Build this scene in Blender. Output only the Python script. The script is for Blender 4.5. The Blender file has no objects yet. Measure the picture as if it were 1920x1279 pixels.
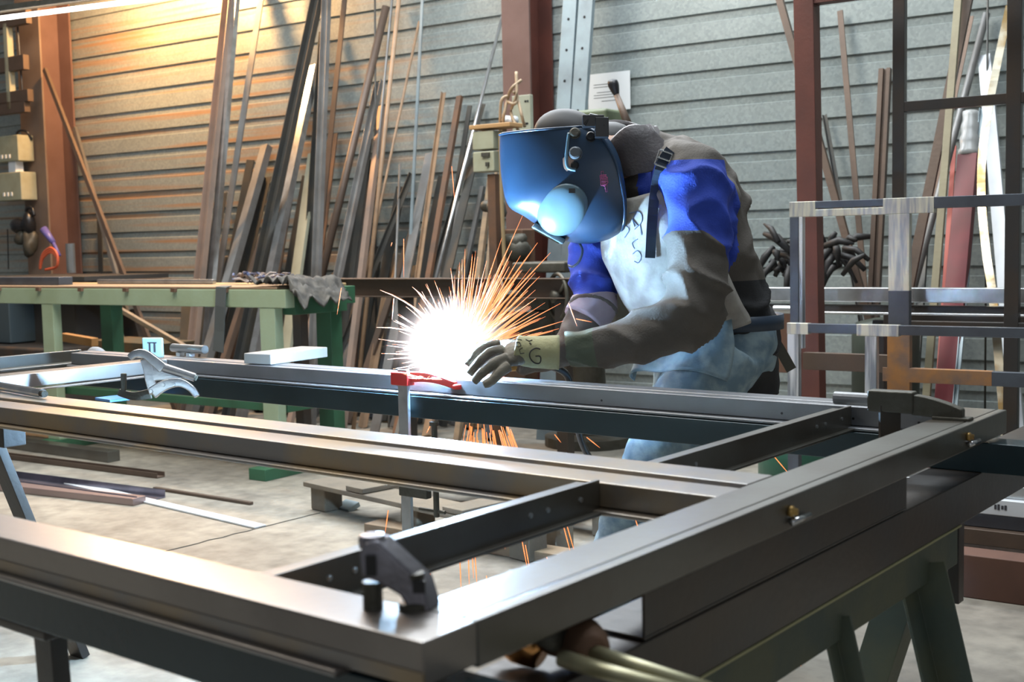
import bpy, bmesh, math, random
from mathutils import Vector, Matrix, noise
from mathutils.bvhtree import BVHTree
random.seed(7)
SC = bpy.context.scene
COL = SC.collection
V = Vector
# ------------------------------------------------------------------ camera model
F_PX, PITCH, ROLL, YAW, WA = 2296.0, 0.0802549, 0.0215715, 0.6680416, 0.0631492
HC = 1.08            # camera height
ZF = HC - 0.35       # top of the gate frame
fwd = V((-math.sin(YAW)*math.cos(PITCH), math.cos(YAW)*math.cos(PITCH), -math.sin(PITCH)))
r0 = V((math.cos(YAW), math.sin(YAW), 0))
d0 = fwd.cross(r0)
RT = r0*math.cos(ROLL) + d0*math.sin(ROLL)
DN = -r0*math.sin(ROLL) + d0*math.cos(ROLL)
EYE = V((0, 0, HC))
def ray(px, py): return RT*((px-960)/F_PX) + DN*((py-639.5)/F_PX) + fwd
def P(px, py, dep): return EYE + ray(px, py)*dep          # a point of the place at a measured distance
fh = V((fwd.x,fwd.y,0)).normalized(); rh = V((RT.x,RT.y,0)).normalized()
def atz(px, py, z):
    v = ray(px, py); return EYE + v*((z-HC)/v.z)
WD = V((math.cos(WA), math.sin(WA), 0))                    # along the back wall
WN = V((-math.sin(WA), math.cos(WA), 0))                   # into the back wall
DW = 6.1673
UP = V((0, 0, 1))
def atw(px, py, off=0.0):                                  # on a plane parallel to the back wall, off metres before it
    v = ray(px, py); return EYE + v*((DW-off)/WN.dot(v))
def depth(p): return (p-EYE).dot(fwd)
def wpt(a, off, z): return WD*a + WN*(DW-off) + UP*z       # wall coordinates
def aty(px, py, y):
    v = ray(px, py); return EYE + v*(y/v.y)
# ------------------------------------------------------------------ materials
MATS = {}
def mat(name, c, rough=.6, metal=0., c2=None, scale=8., mix=(.4, .65), bump=0., bscale=60., stretch=None, emit=None, estr=0, spec=None, alpha=None, rv=0.0, coat=0.0, ior=None):
    if name in MATS: return MATS[name]
    m = bpy.data.materials.new(name); m.use_nodes = True
    nt = m.node_tree; N = nt.nodes; L = nt.links
    b = N['Principled BSDF']
    b.inputs['Base Color'].default_value = (*c, 1); b.inputs['Roughness'].default_value = rough; b.inputs['Metallic'].default_value = metal
    if spec is not None: b.inputs['Specular IOR Level'].default_value = spec
    if ior: b.inputs['IOR'].default_value = ior
    if coat: b.inputs['Coat Weight'].default_value = coat; b.inputs['Coat Roughness'].default_value = .15
    tc = N.new('ShaderNodeTexCoord'); mp = N.new('ShaderNodeMapping'); L.new(tc.outputs['Object'], mp.inputs[0])
    if stretch: mp.inputs['Scale'].default_value = stretch
    if c2 is not None:
        n = N.new('ShaderNodeTexNoise'); n.inputs['Scale'].default_value = scale; n.inputs['Detail'].default_value = 6
        L.new(mp.outputs[0], n.inputs['Vector'])
        r = N.new('ShaderNodeValToRGB'); r.color_ramp.elements[0].position = mix[0]; r.color_ramp.elements[1].position = mix[1]
        r.color_ramp.elements[0].color = (*c, 1); r.color_ramp.elements[1].color = (*c2, 1)
        L.new(n.outputs['Fac'], r.inputs[0]); L.new(r.outputs[0], b.inputs['Base Color'])
        if rv:
            mr = N.new('ShaderNodeMapRange'); mr.inputs[3].default_value = max(0, rough-rv); mr.inputs[4].default_value = rough+rv
            L.new(n.outputs['Fac'], mr.inputs[0]); L.new(mr.outputs[0], b.inputs['Roughness'])
    if bump:
        n2 = N.new('ShaderNodeTexNoise'); n2.inputs['Scale'].default_value = bscale; n2.inputs['Detail'].default_value = 5
        L.new(mp.outputs[0], n2.inputs['Vector'])
        bp = N.new('ShaderNodeBump'); bp.inputs['Strength'].default_value = bump; bp.inputs['Distance'].default_value = .01
        L.new(n2.outputs['Fac'], bp.inputs['Height']); L.new(bp.outputs[0], b.inputs['Normal'])
    if emit: b.inputs['Emission Color'].default_value = (*emit, 1); b.inputs['Emission Strength'].default_value = estr
    if alpha is not None: b.inputs['Alpha'].default_value = alpha
    MATS[name] = m; return m
raw = mat('raw_steel', (.34,.33,.32), .32, .9, (.26,.22,.17), 5, (.45,.75), .12, 90, rv=.1)
rawtop = mat('raw_steel_tan', (.23,.20,.175), .30, .3, (.13,.11,.10), 4, (.4,.7), .04, 80, ior=2.1)
mid_m = mat('raw_steel_ochre', (.27,.19,.10), .32, .3, (.17,.155,.145), 7, (.38,.58), .04, 80, ior=2.1)
greysteel = mat('primer_grey_steel', (.18,.185,.20), .36, .3, (.14,.145,.155), 5, (.4,.7), .06, 80, ior=2.0)
olive = mat('olive_steel', (.085,.08,.065), .33, .25, (.055,.042,.028), 6, (.4,.7), .04, 80, ior=2.1)
darkst = mat('dark_steel', (.028,.025,.023), .38, .1, (.042,.028,.018), 6, (.4,.7), .06, 60, ior=1.6)
teal = mat('teal_paint', (.022,.042,.05), .25, .1, (.016,.03,.036), 4, (.4,.7), .04, 60)
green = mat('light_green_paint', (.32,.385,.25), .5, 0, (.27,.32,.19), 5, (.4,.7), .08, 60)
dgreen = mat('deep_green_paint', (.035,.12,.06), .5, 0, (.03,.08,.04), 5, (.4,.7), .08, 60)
red = mat('red_paint', (.55,.03,.025), .35, 0, (.35,.03,.02), 12, (.5,.75), .05, 60)
oxide = mat('red_oxide', (.125,.04,.028), .5, 0, (.085,.03,.022), 6, (.4,.7), .08, 60)
oxided = mat('brown_column_paint', (.15,.085,.07), .6, 0, (.12,.065,.052), 5, (.4,.7), .05, 60)
orangec = mat('tan_column_paint', (.20,.145,.11), .6, 0, (.16,.11,.08), 5, (.4,.7), .05, 60)
chrome = mat('bright_plated_steel', (.62,.62,.63), .24, 1., (.45,.45,.46), 20, (.4,.7), .03, 90)
blackm = mat('black_plastic', (.012,.012,.014), .3)
castm = mat('dark_cast_iron', (.085,.08,.065), .5, .4, (.06,.055,.04), 20, (.4,.7), .15, 120)
clampm = mat('grey_clamp_steel', (.23,.22,.25), .4, .7, (.15,.14,.15), 20, (.4,.7), .1, 100)
brass = mat('brass', (.42,.27,.09), .4, .8, (.25,.15,.06), 40, (.4,.7))
rust = mat('rusty_steel', (.16,.08,.042), .7, .2, (.10,.062,.042), 8, (.35,.65), .15, 70)
wood = mat('worn_wood', (.26,.185,.11), .75, 0, (.17,.12,.08), 5, (.35,.65), .15, 50, stretch=(1,1,4))
boxc = mat('cream_box', (.36,.355,.25), .5, 0, (.30,.29,.19), 10, (.4,.7), .05)
paper = mat('white_paper', (.78,.79,.78), .7)
ink = mat('ink', (.05,.05,.06), .7)
brownst = mat('brown_steel', (.12,.082,.06), .5, .3, (.09,.065,.05), 7, (.4,.7), .08, 60)
greyb = mat('grey_bar', (.20,.20,.195), .45, .4, (.14,.13,.12), 6, (.4,.7), .08, 60)
dkb = mat('charcoal_bar', (.06,.062,.06), .45, .4, (.09,.08,.065), 6, (.4,.7), .08, 60)
tanb = mat('tan_bar', (.30,.21,.16), .5, .3, (.22,.17,.14), 6, (.4,.7), .08, 60)
palev = mat('pale_green_board', (.33,.34,.26), .6, 0, (.27,.27,.2), 6, (.4,.7), .04)
bluegrey = mat('blue_grey_bar', (.30,.37,.40), .4, .4, (.22,.26,.28), 6, (.4,.7), .05)
whitem = mat('white_enamel', (.72,.76,.80), .35, .1, (.62,.66,.70), 6, (.4,.7), .02)
galv = mat('galvanised', (.52,.54,.55), .28, .9, (.38,.38,.38), 14, (.4,.7), .04)
sanded = mat('sanded_steel', (.78,.80,.82), .28, .45, (.25,.27,.30), 40, (.42,.56), .05, 90, stretch=(1,1,.06))
sandedg = mat('sanded_gold_steel', (.72,.69,.56), .3, .45, (.36,.37,.40), 60, (.42,.64), .05, 90, stretch=(1,1,.10))
bluest = mat('blue_grey_tube', (.13,.145,.17), .38, .7, (.10,.105,.12), 9, (.4,.7), .05, 80)
orangest = mat('heat_rust_tube', (.40,.19,.07), .5, .3, (.22,.14,.10), 14, (.4,.65), .08, 80)
concrete = None
def mat_floor():
    m = bpy.data.materials.new('concrete_floor'); m.use_nodes = True; nt = m.node_tree; N = nt.nodes; L = nt.links; b = N['Principled BSDF']
    tc = N.new('ShaderNodeTexCoord')
    n1 = N.new('ShaderNodeTexNoise'); n1.inputs['Scale'].default_value = 1.3; n1.inputs['Detail'].default_value = 8; n1.inputs['Roughness'].default_value = .65
    n2 = N.new('ShaderNodeTexNoise'); n2.inputs['Scale'].default_value = 14; n2.inputs['Detail'].default_value = 8
    L.new(tc.outputs['Object'], n1.inputs[0]); L.new(tc.outputs['Object'], n2.inputs[0])
    r1 = N.new('ShaderNodeValToRGB'); r1.color_ramp.elements[0].position=.35; r1.color_ramp.elements[1].position=.68
    r1.color_ramp.elements[0].color = (.20,.18,.15,1); r1.color_ramp.elements[1].color = (.37,.34,.28,1)
    L.new(n1.outputs['Fac'], r1.inputs[0])
    r2 = N.new('ShaderNodeValToRGB'); r2.color_ramp.elements[0].position=.3; r2.color_ramp.elements[1].position=.62
    r2.color_ramp.elements[0].color = (.62,.62,.62,1); r2.color_ramp.elements[1].color = (1,1,1,1)
    L.new(n2.outputs['Fac'], r2.inputs[0])
    mx = N.new('ShaderNodeMix'); mx.data_type='RGBA'; mx.blend_type='MULTIPLY'; mx.inputs[0].default_value=1
    L.new(r1.outputs[0], mx.inputs[6]); L.new(r2.outputs[0], mx.inputs[7]); L.new(mx.outputs[2], b.inputs['Base Color'])
    b.inputs['Roughness'].default_value = .55
    bp = N.new('ShaderNodeBump'); bp.inputs['Strength'].default_value=.25; bp.inputs['Distance'].default_value=.01
    L.new(n2.outputs['Fac'], bp.inputs['Height']); L.new(bp.outputs[0], b.inputs['Normal'])
    return m
def mat_wall():
    m = bpy.data.materials.new('galvanised_siding'); m.use_nodes = True; nt = m.node_tree; N = nt.nodes; L = nt.links; b = N['Principled BSDF']
    tc = N.new('ShaderNodeTexCoord')
    vo = N.new('ShaderNodeTexVoronoi'); vo.inputs['Scale'].default_value = 70; L.new(tc.outputs['Object'], vo.inputs['Vector'])
    r = N.new('ShaderNodeValToRGB'); r.color_ramp.elements[0].color=(.29,.325,.315,1); r.color_ramp.elements[1].color=(.38,.415,.40,1)
    r.color_ramp.elements[0].position=.1; r.color_ramp.elements[1].position=.9
    L.new(vo.outputs['Color'], r.inputs[0])
    n1 = N.new('ShaderNodeTexNoise'); n1.inputs['Scale'].default_value=1.1; n1.inputs['Detail'].default_value=7
    L.new(tc.outputs['Object'], n1.inputs[0])
    r1 = N.new('ShaderNodeValToRGB'); r1.color_ramp.elements[0].position=.35; r1.color_ramp.elements[1].position=.7
    r1.color_ramp.elements[0].color=(.72,.74,.74,1); r1.color_ramp.elements[1].color=(1,1,1,1); L.new(n1.outputs['Fac'], r1.inputs[0])
    mx = N.new('ShaderNodeMix'); mx.data_type='RGBA'; mx.blend_type='MULTIPLY'; mx.inputs[0].default_value=1
    L.new(r.outputs[0], mx.inputs[6]); L.new(r1.outputs[0], mx.inputs[7])
    # orange lamplight on the corrugations painted as long thin horizontal streaks, stronger leftwards
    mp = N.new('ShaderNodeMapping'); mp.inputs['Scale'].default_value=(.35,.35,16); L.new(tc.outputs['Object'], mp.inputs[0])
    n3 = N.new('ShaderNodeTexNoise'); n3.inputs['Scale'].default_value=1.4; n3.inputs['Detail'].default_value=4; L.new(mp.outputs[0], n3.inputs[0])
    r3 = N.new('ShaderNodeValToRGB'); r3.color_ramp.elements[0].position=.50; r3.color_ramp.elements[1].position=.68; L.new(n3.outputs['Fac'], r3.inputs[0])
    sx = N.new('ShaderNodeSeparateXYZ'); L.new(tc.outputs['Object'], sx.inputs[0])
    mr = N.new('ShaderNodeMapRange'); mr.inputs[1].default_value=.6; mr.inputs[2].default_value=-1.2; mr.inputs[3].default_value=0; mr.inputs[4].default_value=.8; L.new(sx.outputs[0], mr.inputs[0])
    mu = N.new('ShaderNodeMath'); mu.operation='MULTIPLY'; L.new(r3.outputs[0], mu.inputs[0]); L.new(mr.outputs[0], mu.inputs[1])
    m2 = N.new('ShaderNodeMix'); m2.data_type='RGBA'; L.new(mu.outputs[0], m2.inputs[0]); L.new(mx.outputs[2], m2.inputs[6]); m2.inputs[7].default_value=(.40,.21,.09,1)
    L.new(m2.outputs[2], b.inputs['Base Color']); b.inputs['Roughness'].default_value=.42; b.inputs['Metallic'].default_value=.25
    return m
# ------------------------------------------------------------------ mesh helpers
def basis_from(d, up=UP):
    d = d.normalized()
    if abs(d.dot(up)) > .999: up = V((1,0,0)) if abs(d.x) < .9 else V((0,1,0))
    s = d.cross(up).normalized(); u = s.cross(d).normalized()
    return s, u
def add_box(bm, c, sx, sy, sz, X=V((1,0,0)), Y=V((0,1,0)), Z=UP):
    X, Y, Z = X.normalized(), Y.normalized(), Z.normalized()
    vs = [bm.verts.new(c + X*(a*sx/2) + Y*(b*sy/2) + Z*(e*sz/2)) for a in (-1,1) for b in (-1,1) for e in (-1,1)]
    for f in ((0,1,3,2),(4,6,7,5),(0,4,5,1),(2,3,7,6),(0,2,6,4),(1,5,7,3)): bm.faces.new([vs[i] for i in f])
    return vs
def add_span(bm, x0, x1, y0, y1, z0, z1): return add_box(bm, V(((x0+x1)/2,(y0+y1)/2,(z0+z1)/2)), x1-x0, y1-y0, z1-z0)
def loops_to(bm, rings, close=True, caps=True):
    R = [[bm.verts.new(p) for p in r] for r in rings]
    n = len(R[0])
    for a, b in zip(R, R[1:]):
        for i in range(n if close else n-1):
            j = (i+1) % n
            bm.faces.new((a[i], a[j], b[j], b[i]))
    if caps and close:
        bm.faces.new(list(reversed(R[0]))); bm.faces.new(R[-1])
    return R
def add_prism(bm, p0, p1, prof, up=UP):
    s, u = basis_from(p1-p0, up)
    loops_to(bm, [[p + s*a + u*b for a, b in prof] for p in (p0, p1)])
def add_tubeprof(bm, p0, p1, w, h, t=.003, up=UP):      # hollow rectangular tube with open ends
    s, u = basis_from(p1-p0, up)
    def ring(p, w, h): return [bm.verts.new(p + s*a*w/2 + u*b*h/2) for a, b in ((-1,-1),(1,-1),(1,1),(-1,1))]
    o0, i0, i1, o1 = ring(p0,w,h), ring(p0,w-2*t,h-2*t), ring(p1,w-2*t,h-2*t), ring(p1,w,h)
    for A, B in ((o0,o1),(i1,i0),(i0,o0),(o1,i1)):
        for i in range(4):
            j=(i+1)%4; bm.faces.new((A[i],A[j],B[j],B[i]))
def add_path(bm, pts, r, n=10, caps=True, flat=1.0, up=UP):
    pts = [V(p) for p in pts]; rs = r if isinstance(r, (list, tuple)) else [r]*len(pts)
    rings = []
    for i, p in enumerate(pts):
        a = pts[max(0,i-1)]; b = pts[min(len(pts)-1,i+1)]
        s, u = basis_from(b-a, up)
        rings.append([p + (s*math.cos(t) + u*math.sin(t)*flat)*rs[i] for t in [2*math.pi*k/n for k in range(n)]])
    loops_to(bm, rings, caps=caps)
def add_ring(bm, c, ax, R, r, n=32, m=8):
    s, u = basis_from(ax)
    rg = []
    for k in range(n):
        t = 2*math.pi*k/n; e = s*math.cos(t)+u*math.sin(t); rg.append([c+e*R+(e*math.cos(q)+ax.normalized()*math.sin(q))*r for q in [2*math.pi*j/m for j in range(m)]])
    Rg = [[bm.verts.new(p) for p in x] for x in rg]
    for k in range(n):
        a, b = Rg[k], Rg[(k+1)%n]
        for j in range(m): bm.faces.new((a[j], a[(j+1)%m], b[(j+1)%m], b[j]))
def add_lathe(bm, p0, ax, prof, n=20):
    ax = ax.normalized(); s, u = basis_from(ax)
    loops_to(bm, [[p0 + ax*h + (s*math.cos(t)+u*math.sin(t))*max(r,1e-4) for t in [2*math.pi*k/n for k in range(n)]] for h, r in prof])
def add_blob(bm, c, rx, ry, rz, X=V((1,0,0)), Y=V((0,1,0)), Z=UP, seg=20, rings=12, lump=0, ls=20):
    rg=[]
    for i in range(1, rings):
        ph = math.pi*i/rings; row=[]
        for k in range(seg):
            t = 2*math.pi*k/seg; q = X*math.sin(ph)*math.cos(t)*rx + Y*math.sin(ph)*math.sin(t)*ry + Z*math.cos(ph)*rz
            if lump: q *= 1+lump*noise.noise((c+q)*ls)
            row.append(c+q)
        rg.append(row)
    loops_to(bm, rg)
def smooth_path(pts, k=6):
    out=[]; n=len(pts)
    for i in range(n-1):
        p0,p1,p2,p3 = pts[max(i-1,0)],pts[i],pts[i+1],pts[min(i+2,n-1)]
        for j in range(k):
            t=j/k; out.append(.5*((2*p1)+(p2-p0)*t+(2*p0-5*p1+4*p2-p3)*t*t+(3*p1-p0-3*p2+p3)*t**3))
    out.append(pts[-1]); return out
def link(name, me, m, parent=None, smooth=False, bevel=0, seg=2):
    o = bpy.data.objects.new(name, me); COL.objects.link(o)
    for x in (m if isinstance(m, (list,tuple)) else [m]): me.materials.append(x)
    if smooth:
        for p in me.polygons: p.use_smooth = True
    if bevel:
        b = o.modifiers.new('edge', 'BEVEL'); b.width = bevel; b.segments = seg; b.limit_method='ANGLE'; b.angle_limit=math.radians(40)
        w = o.modifiers.new('wn', 'WEIGHTED_NORMAL'); w.keep_sharp = True
        for p in me.polygons: p.use_smooth = True
    if parent is not None: o.parent = parent
    return o
def obj(name, bm, m, parent=None, smooth=False, bevel=0, seg=2, auto=False):
    bmesh.ops.recalc_face_normals(bm, faces=bm.faces)
    me = bpy.data.meshes.new(name); 
    # origin at centre of the base
    if bm.verts and parent is None:
        xs=[v.co for v in bm.verts]; c = V(((min(v.x for v in xs)+max(v.x for v in xs))/2,(min(v.y for v in xs)+max(v.y for v in xs))/2,min(v.z for v in xs)))
    else: c = V((0,0,0))
    if parent is None:
        for v in bm.verts: v.co -= c
    bm.to_mesh(me); bm.free()
    o = link(name, me, m, parent, smooth, bevel, seg)
    if parent is None: o.location = c
    else:
        o.matrix_parent_inverse = parent_inv(parent)
    return o
def parent_inv(p):
    M = Matrix.Translation(p.location)
    q = p.parent
    while q is not None: M = Matrix.Translation(q.location) @ M; q = q.parent
    if p.type != 'EMPTY' and p.parent is not None: M = Matrix.Identity(4)
    return M.inverted()
def tag(o, label, cat, group=None, kind=None):
    o['label'] = label; o['category'] = cat
    if group: o['group'] = group
    if kind: o['kind'] = kind
    return o
def thing(name, label, cat, loc, group=None):
    o = bpy.data.objects.new(name, None); COL.objects.link(o); o.location = loc; o.empty_display_size=.1
    return tag(o, label, cat, group)
def struct(name, bm, m, **k):
    o = obj(name, bm, m, **k); o['kind']='structure'; return o
NB = bmesh.new
def sub(name, bm, m, parent, label=None, **k):     # a part, or a part's own part
    o = obj(name, bm, m, parent, **k)
    if label: o['label'] = label
    return o
# ------------------------------------------------------------------ setting
bm = NB(); add_span(bm, -16, 8, -4, 9, -.1, 0)
fl = struct('floor', bm, mat_floor())
# joints in the slab
bm = NB()
def crack(a, b):
    pa, pb = atz(*a, 0), atz(*b, 0); n=14; pts=[]
    for i in range(n+1):
        q = pa.lerp(pb, i/n) + V((noise.noise(V((i*.9,1,2)))*.01, noise.noise(V((i*.7,5,2)))*.01, .0015)); pts.append(q)
    add_path(bm, pts, .004, 6, flat=.3)
crack((300,1037),(600,962))
struct('trim_1', bm, mat('joint_dirt', (.07,.065,.055), .9))
bm = NB()
prof=[]; z=0.; 
seq=[(.105,0),(.048,1)]
k=0
while z < 5.2:
    h, rec = seq[k%2]
    o = .013 if rec else 0.
    prof += [(z+.003, o),(z+h-.001, o + (.004 if not rec else 0))]; z += h; k += 1
a0, a1, na = -13.0, 3.4, 24
cols = [[bm.verts.new(WD*(a0+(a1-a0)*i/na) + WN*(DW+o) + UP*zz) for zz, o in prof] for i in range(na+1)]
for A, B in zip(cols, cols[1:]):
    for j in range(len(prof)-1): bm.faces.new((A[j], A[j+1], B[j+1], B[j]))
top = [bm.verts.new(WD*a + WN*(DW+.12) + UP*zz) for a in (a0,a1) for zz in (0, z)]
bm.faces.new((top[0],top[1],top[3],top[2]))
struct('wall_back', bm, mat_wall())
# ------------------------------------------------------------------ gate frame being welded
X1, X0 = -.72, -3.95
Y0, Y1 = .776, 2.485
g = thing('gate_frame', 'large bare steel gate frame lying flat across the trestle beams, being welded', 'gate', (-2.3, 1.6, ZF-.05))
def rail(name, m, *boxes, label=None, bevel=.0025):
    bm = NB()
    for b in boxes: add_span(bm, *b)
    return sub(name, bm, m, g, label, bevel=bevel)
T, Bt, FL = ZF, ZF-.042, ZF-.05
# far rail: tube, inward lip below
rail('rail', greysteel, (X0+.085, X1-.0855, Y1-.055, Y1, Bt, T), (X0+.085, X1-.0855, Y1-.085, Y1-.0555, Bt+.0, T-.002), (X0+.085, X1-.1, Y1-.105, Y1-.02, FL, Bt-.001), label='grey far rail of the gate with the hand on it')
rail('rail', mid_m, (X0+.085, X1-.0855, 1.555, 1.636, Bt, T), (X0+.085, X1-.0855, 1.476, 1.548, Bt, T-.005), (X0+.085, X1-.1, 1.456, 1.62, FL, Bt-.001), label='ochre-stained middle rail of the gate')
rail('rail', rawtop, (X0+.085, X1, Y0, Y0+.075, Bt, T), (X0+.085, X1-.1, Y0-.012, Y0+.09, FL, Bt-.001), label='tan front rail of the gate nearest the camera')
bm=NB(); add_span(bm, X0+.085, X1, Y0-.0015, Y0+.002, Bt, Bt+.014); sub('ochre_edge', bm, mid_m, g)
rail('stile', olive, (X1-.018, X1, Y0+.0755, Y1, Bt-.004, T), (X1-.085, X1-.0195, Y0+.0755, Y1, Bt, T-.0005), label='right end stile of the gate')
rail('stile', olive, (X0, X0+.02, Y0, Y1, Bt, T), (X0+.02, X0+.0845, Y0, Y1, FL, Bt+.004), label='far left end stile of the gate')
def crossbar(x, ya, yb, w=.007, m=olive, fl=.035, label=None):
    bm = NB(); add_span(bm, x-w, x, ya, yb, FL+.001, T-.001); add_span(bm, x, x+fl*.4, ya, yb, FL, FL+.005); add_span(bm, x-w-fl, x-w, ya, yb, T-.012, T-.008)
    c = sub('crossbar', bm, m, g, label, bevel=.001)
    b2 = NB()
    for yy in (ya+.08, ya+.12, yb-.17, yb-.13, yb-.05):
        add_lathe(b2, V((x, yy, T-.022)), V((1,0,0)), [(0,.004),(.002,.004),(.0025,.001)], 8)
    sub('rivet', b2, galv, c)
crossbar(-1.005, Y0+.0755, 1.4755)
crossbar(-1.005, 1.6365, Y1-.0855)
rail('crossbar', rawtop, (-3.39, -3.31, 1.6365, Y1-.0855, Bt, T-.001), (-3.31, -3.285, 1.6365, Y1-.0855, FL, FL+.006), label='pale polished crossbar near the left end', bevel=.006)
bm = NB()
for (yy, s) in ((1.56,1),(2.36,1)):
    add_lathe(bm, V((X1, yy, T-.03)), V((1,0,0)), [(0,.006),(.02,.006),(.02,.009),(.03,.009)], 10)
for i,(px,py) in enumerate(((1497,958),(1832,818))):
    q = atz(px, py, T-.018); 
    bm = NB(); add_lathe(bm, V((X1, q.y, T-.02)), V((1,0,0)), [(0,.008),(.006,.008),(.007,.005),(.012,.005)], 8); b = sub('hinge_pin', bm, brass, g, 'brass pin on the outer face of the end stile', smooth=True)
    bm = NB(); add_path(bm, [V((X1+.006, q.y-.005, T-.034)), V((X1+.006, q.y+.05, T-.034))], .0045, 10); sub('roller', bm, chrome, g, 'small steel roller beside the brass pin', smooth=True)
# small screw holes seen on rail faces
bm = NB()
for px, py in ((1128,751),(1466,775),(1600,785),(1723,793)):
    q = aty(px, py, Y1-.0851); add_lathe(bm, q, V((0,-1,0)), [(0,.0028),(.0006,.0028)], 8)
sub('screw_hole', bm, blackm, g)
# ------------------------------------------------------------------ beams under the gate
def beam(name, p0, p1, w, h, m, label, cat, bevel=.006, t=.004):
    bm = NB(); add_tubeprof(bm, p0, p1, w, h, t); return tag(obj(name, bm, m, bevel=bevel, seg=3), label, cat)
beam('box_beam', V((-6.2, 2.41, ZF-.0805)), V((-.02, 2.41, ZF-.0805)), .07, .058, teal, 'dark teal painted box beam under the far rail, running out to the right', 'beam')
beam('box_beam', V((-6.2, .82, ZF-.0805)), V((-.62, .82, ZF-.0805)), .07, .058, teal, 'dark teal painted box beam under the front rail nearest the camera', 'beam')
bm = NB(); x=-.735
for bx in ((-.80,-.735,1.165,1.985,ZF-.108,ZF-.104),(-.739,-.735,1.165,1.985,ZF-.104,ZF-.0515),(-.80,-.739,1.165,1.985,ZF-.0555,ZF-.0515)): add_span(bm, *bx)
tag(obj('steel_channel', bm, darkst, bevel=.001), 'short dark open channel lying along the trestle beam under the end stile', 'channel')
beam('box_beam', V((-.785, .55, ZF-.149)), V((-.785, 3.2, ZF-.149)), .10, .078, darkst, 'dark heavy box beam carried on the pale green trestle at the right', 'beam', .012)
beam('box_beam', V((-4.75, .30, ZF-.149)), V((-4.75, 2.6, ZF-.149)), .10, .078, darkst, 'black box beam at the far left end of the gate', 'beam', .012)
def trestle(x, ya, yb, zt, m, label, spread=.17, legs=None, w=.065, edge=True):
    t = thing('trestle', label, 'trestle', (x, (ya+yb)/2, 0))
    bm = NB(); add_span(bm, x-.03, x+.025, ya, yb, zt-.075, zt-.003); r = sub('top_rail', bm, m, t, bevel=.003)
    if edge:
        bm = NB(); add_span(bm, x-.035, x+.032, ya, yb, zt-.003, zt); sub('top_edge', bm, mat('yellowed_edge', (.33,.31,.16), .6), r)
    for yy, s, *w_ in (legs or ((yb-.12,1),(yb-.12,-1),(ya+.12,1),(ya+.12,-1))):
        w = w_[0] if w_ else .065
        p0 = V((x+s*.02, yy, zt-.04)); p1 = V((x+s*(spread if s<0 else .14), yy, .001))
        bm = NB(); add_prism(bm, p0, p1, [(-w/2,-w/2),(w/2,-w/2),(w/2,-w/2+.006),(-w/2+.006,-w/2+.006),(-w/2+.006,w/2),(-w/2,w/2)], up=V((s*1.,.0,.0)))
        sub('leg', bm, m, t, bevel=.001)
    for yy in ():
        bm = NB(); add_prism(bm, V((x-.12,yy,.30)), V((x+.12,yy,.30)), [(-.012,-.012),(.012,-.012),(.012,.012),(-.012,.012)]); sub('brace', bm, m, t)
    return t
tg = mat('trestle_green_paint', (.06,.078,.062), .6, 0, (.095,.10,.06), 7, (.4,.62), .1, 60)
trestle(-.765, 1.08, 2.26, ZF-.188, tg, 'pale green A-frame trestle carrying the beams at the right', legs=((2.08,1),(2.16,-1),(1.72,1,.035),(1.20,-1)))
trestle(-4.75, .4, 2.5, ZF-.188, darkst, 'black steel trestle at the far left end of the gate', edge=False)
# trestles set lengthwise at the left
def ltrestle(xa,xb,y,zt,label,legs,h=.07,w=.03):
    t = thing('trestle', label, 'trestle', ((xa+xb)/2,y,0))
    bm = NB(); add_span(bm, xa, xb, y-.03, y+.03, zt-h, zt); sub('top_rail', bm, darkst, t, bevel=.003)
    for x,s in legs:
        bm = NB(); add_prism(bm, V((x,y+s*.01,zt-h*.6)), V((x+.02,y+s*.22,.001)), [(-w,-.012),(w,-.012),(w,.012),(-w,.012)], up=V((0,1,0))); sub('leg', bm, darkst, t, bevel=.002)
ltrestle(-3.3,-1.36,.82,ZF-.111,'dark steel trestle under the teal beam in the left foreground',((-1.40,.05),(-3.2,1),(-3.2,-1)),.014,.02)
ltrestle(-3.9,-2.79,1.57,ZF-.0505,'black trestle under the middle rail at the left edge',((-2.93,1),(-2.97,-1),(-3.8,1),(-3.8,-1)))
# ------------------------------------------------------------------ green bench
BF = atz(530, 895, 0)
bn = WN.dot(BF)
def bp(a, n, z): return BF + WD*a + WN*n + UP*z          # bench coordinates
bench = thing('steel_rack', 'light green painted steel work bench in front of the leaning bars', 'bench', bp(-1.2,.2,0))
def bbox(name, a0,a1,n0,n1,z0,z1,m,par=bench,label=None,bevel=.003):
    bm = NB(); add_box(bm, bp((a0+a1)/2,(n0+n1)/2,(z0+z1)/2), a1-a0, n1-n0, z1-z0, WD, WN, UP); return sub(name, bm, m, par, label, bevel=bevel)
BZ = .885
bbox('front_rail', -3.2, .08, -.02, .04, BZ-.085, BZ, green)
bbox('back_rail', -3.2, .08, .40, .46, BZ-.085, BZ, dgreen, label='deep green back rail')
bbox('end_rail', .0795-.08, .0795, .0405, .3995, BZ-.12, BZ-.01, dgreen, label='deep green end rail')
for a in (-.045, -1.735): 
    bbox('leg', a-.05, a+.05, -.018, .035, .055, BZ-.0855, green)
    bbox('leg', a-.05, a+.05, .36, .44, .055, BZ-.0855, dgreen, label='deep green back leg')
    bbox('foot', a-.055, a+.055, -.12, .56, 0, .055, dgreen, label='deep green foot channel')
bbox('low_shelf', -3.1, .0, .05, .35, .30, .34, dgreen, label='deep green lower shelf')
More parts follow.
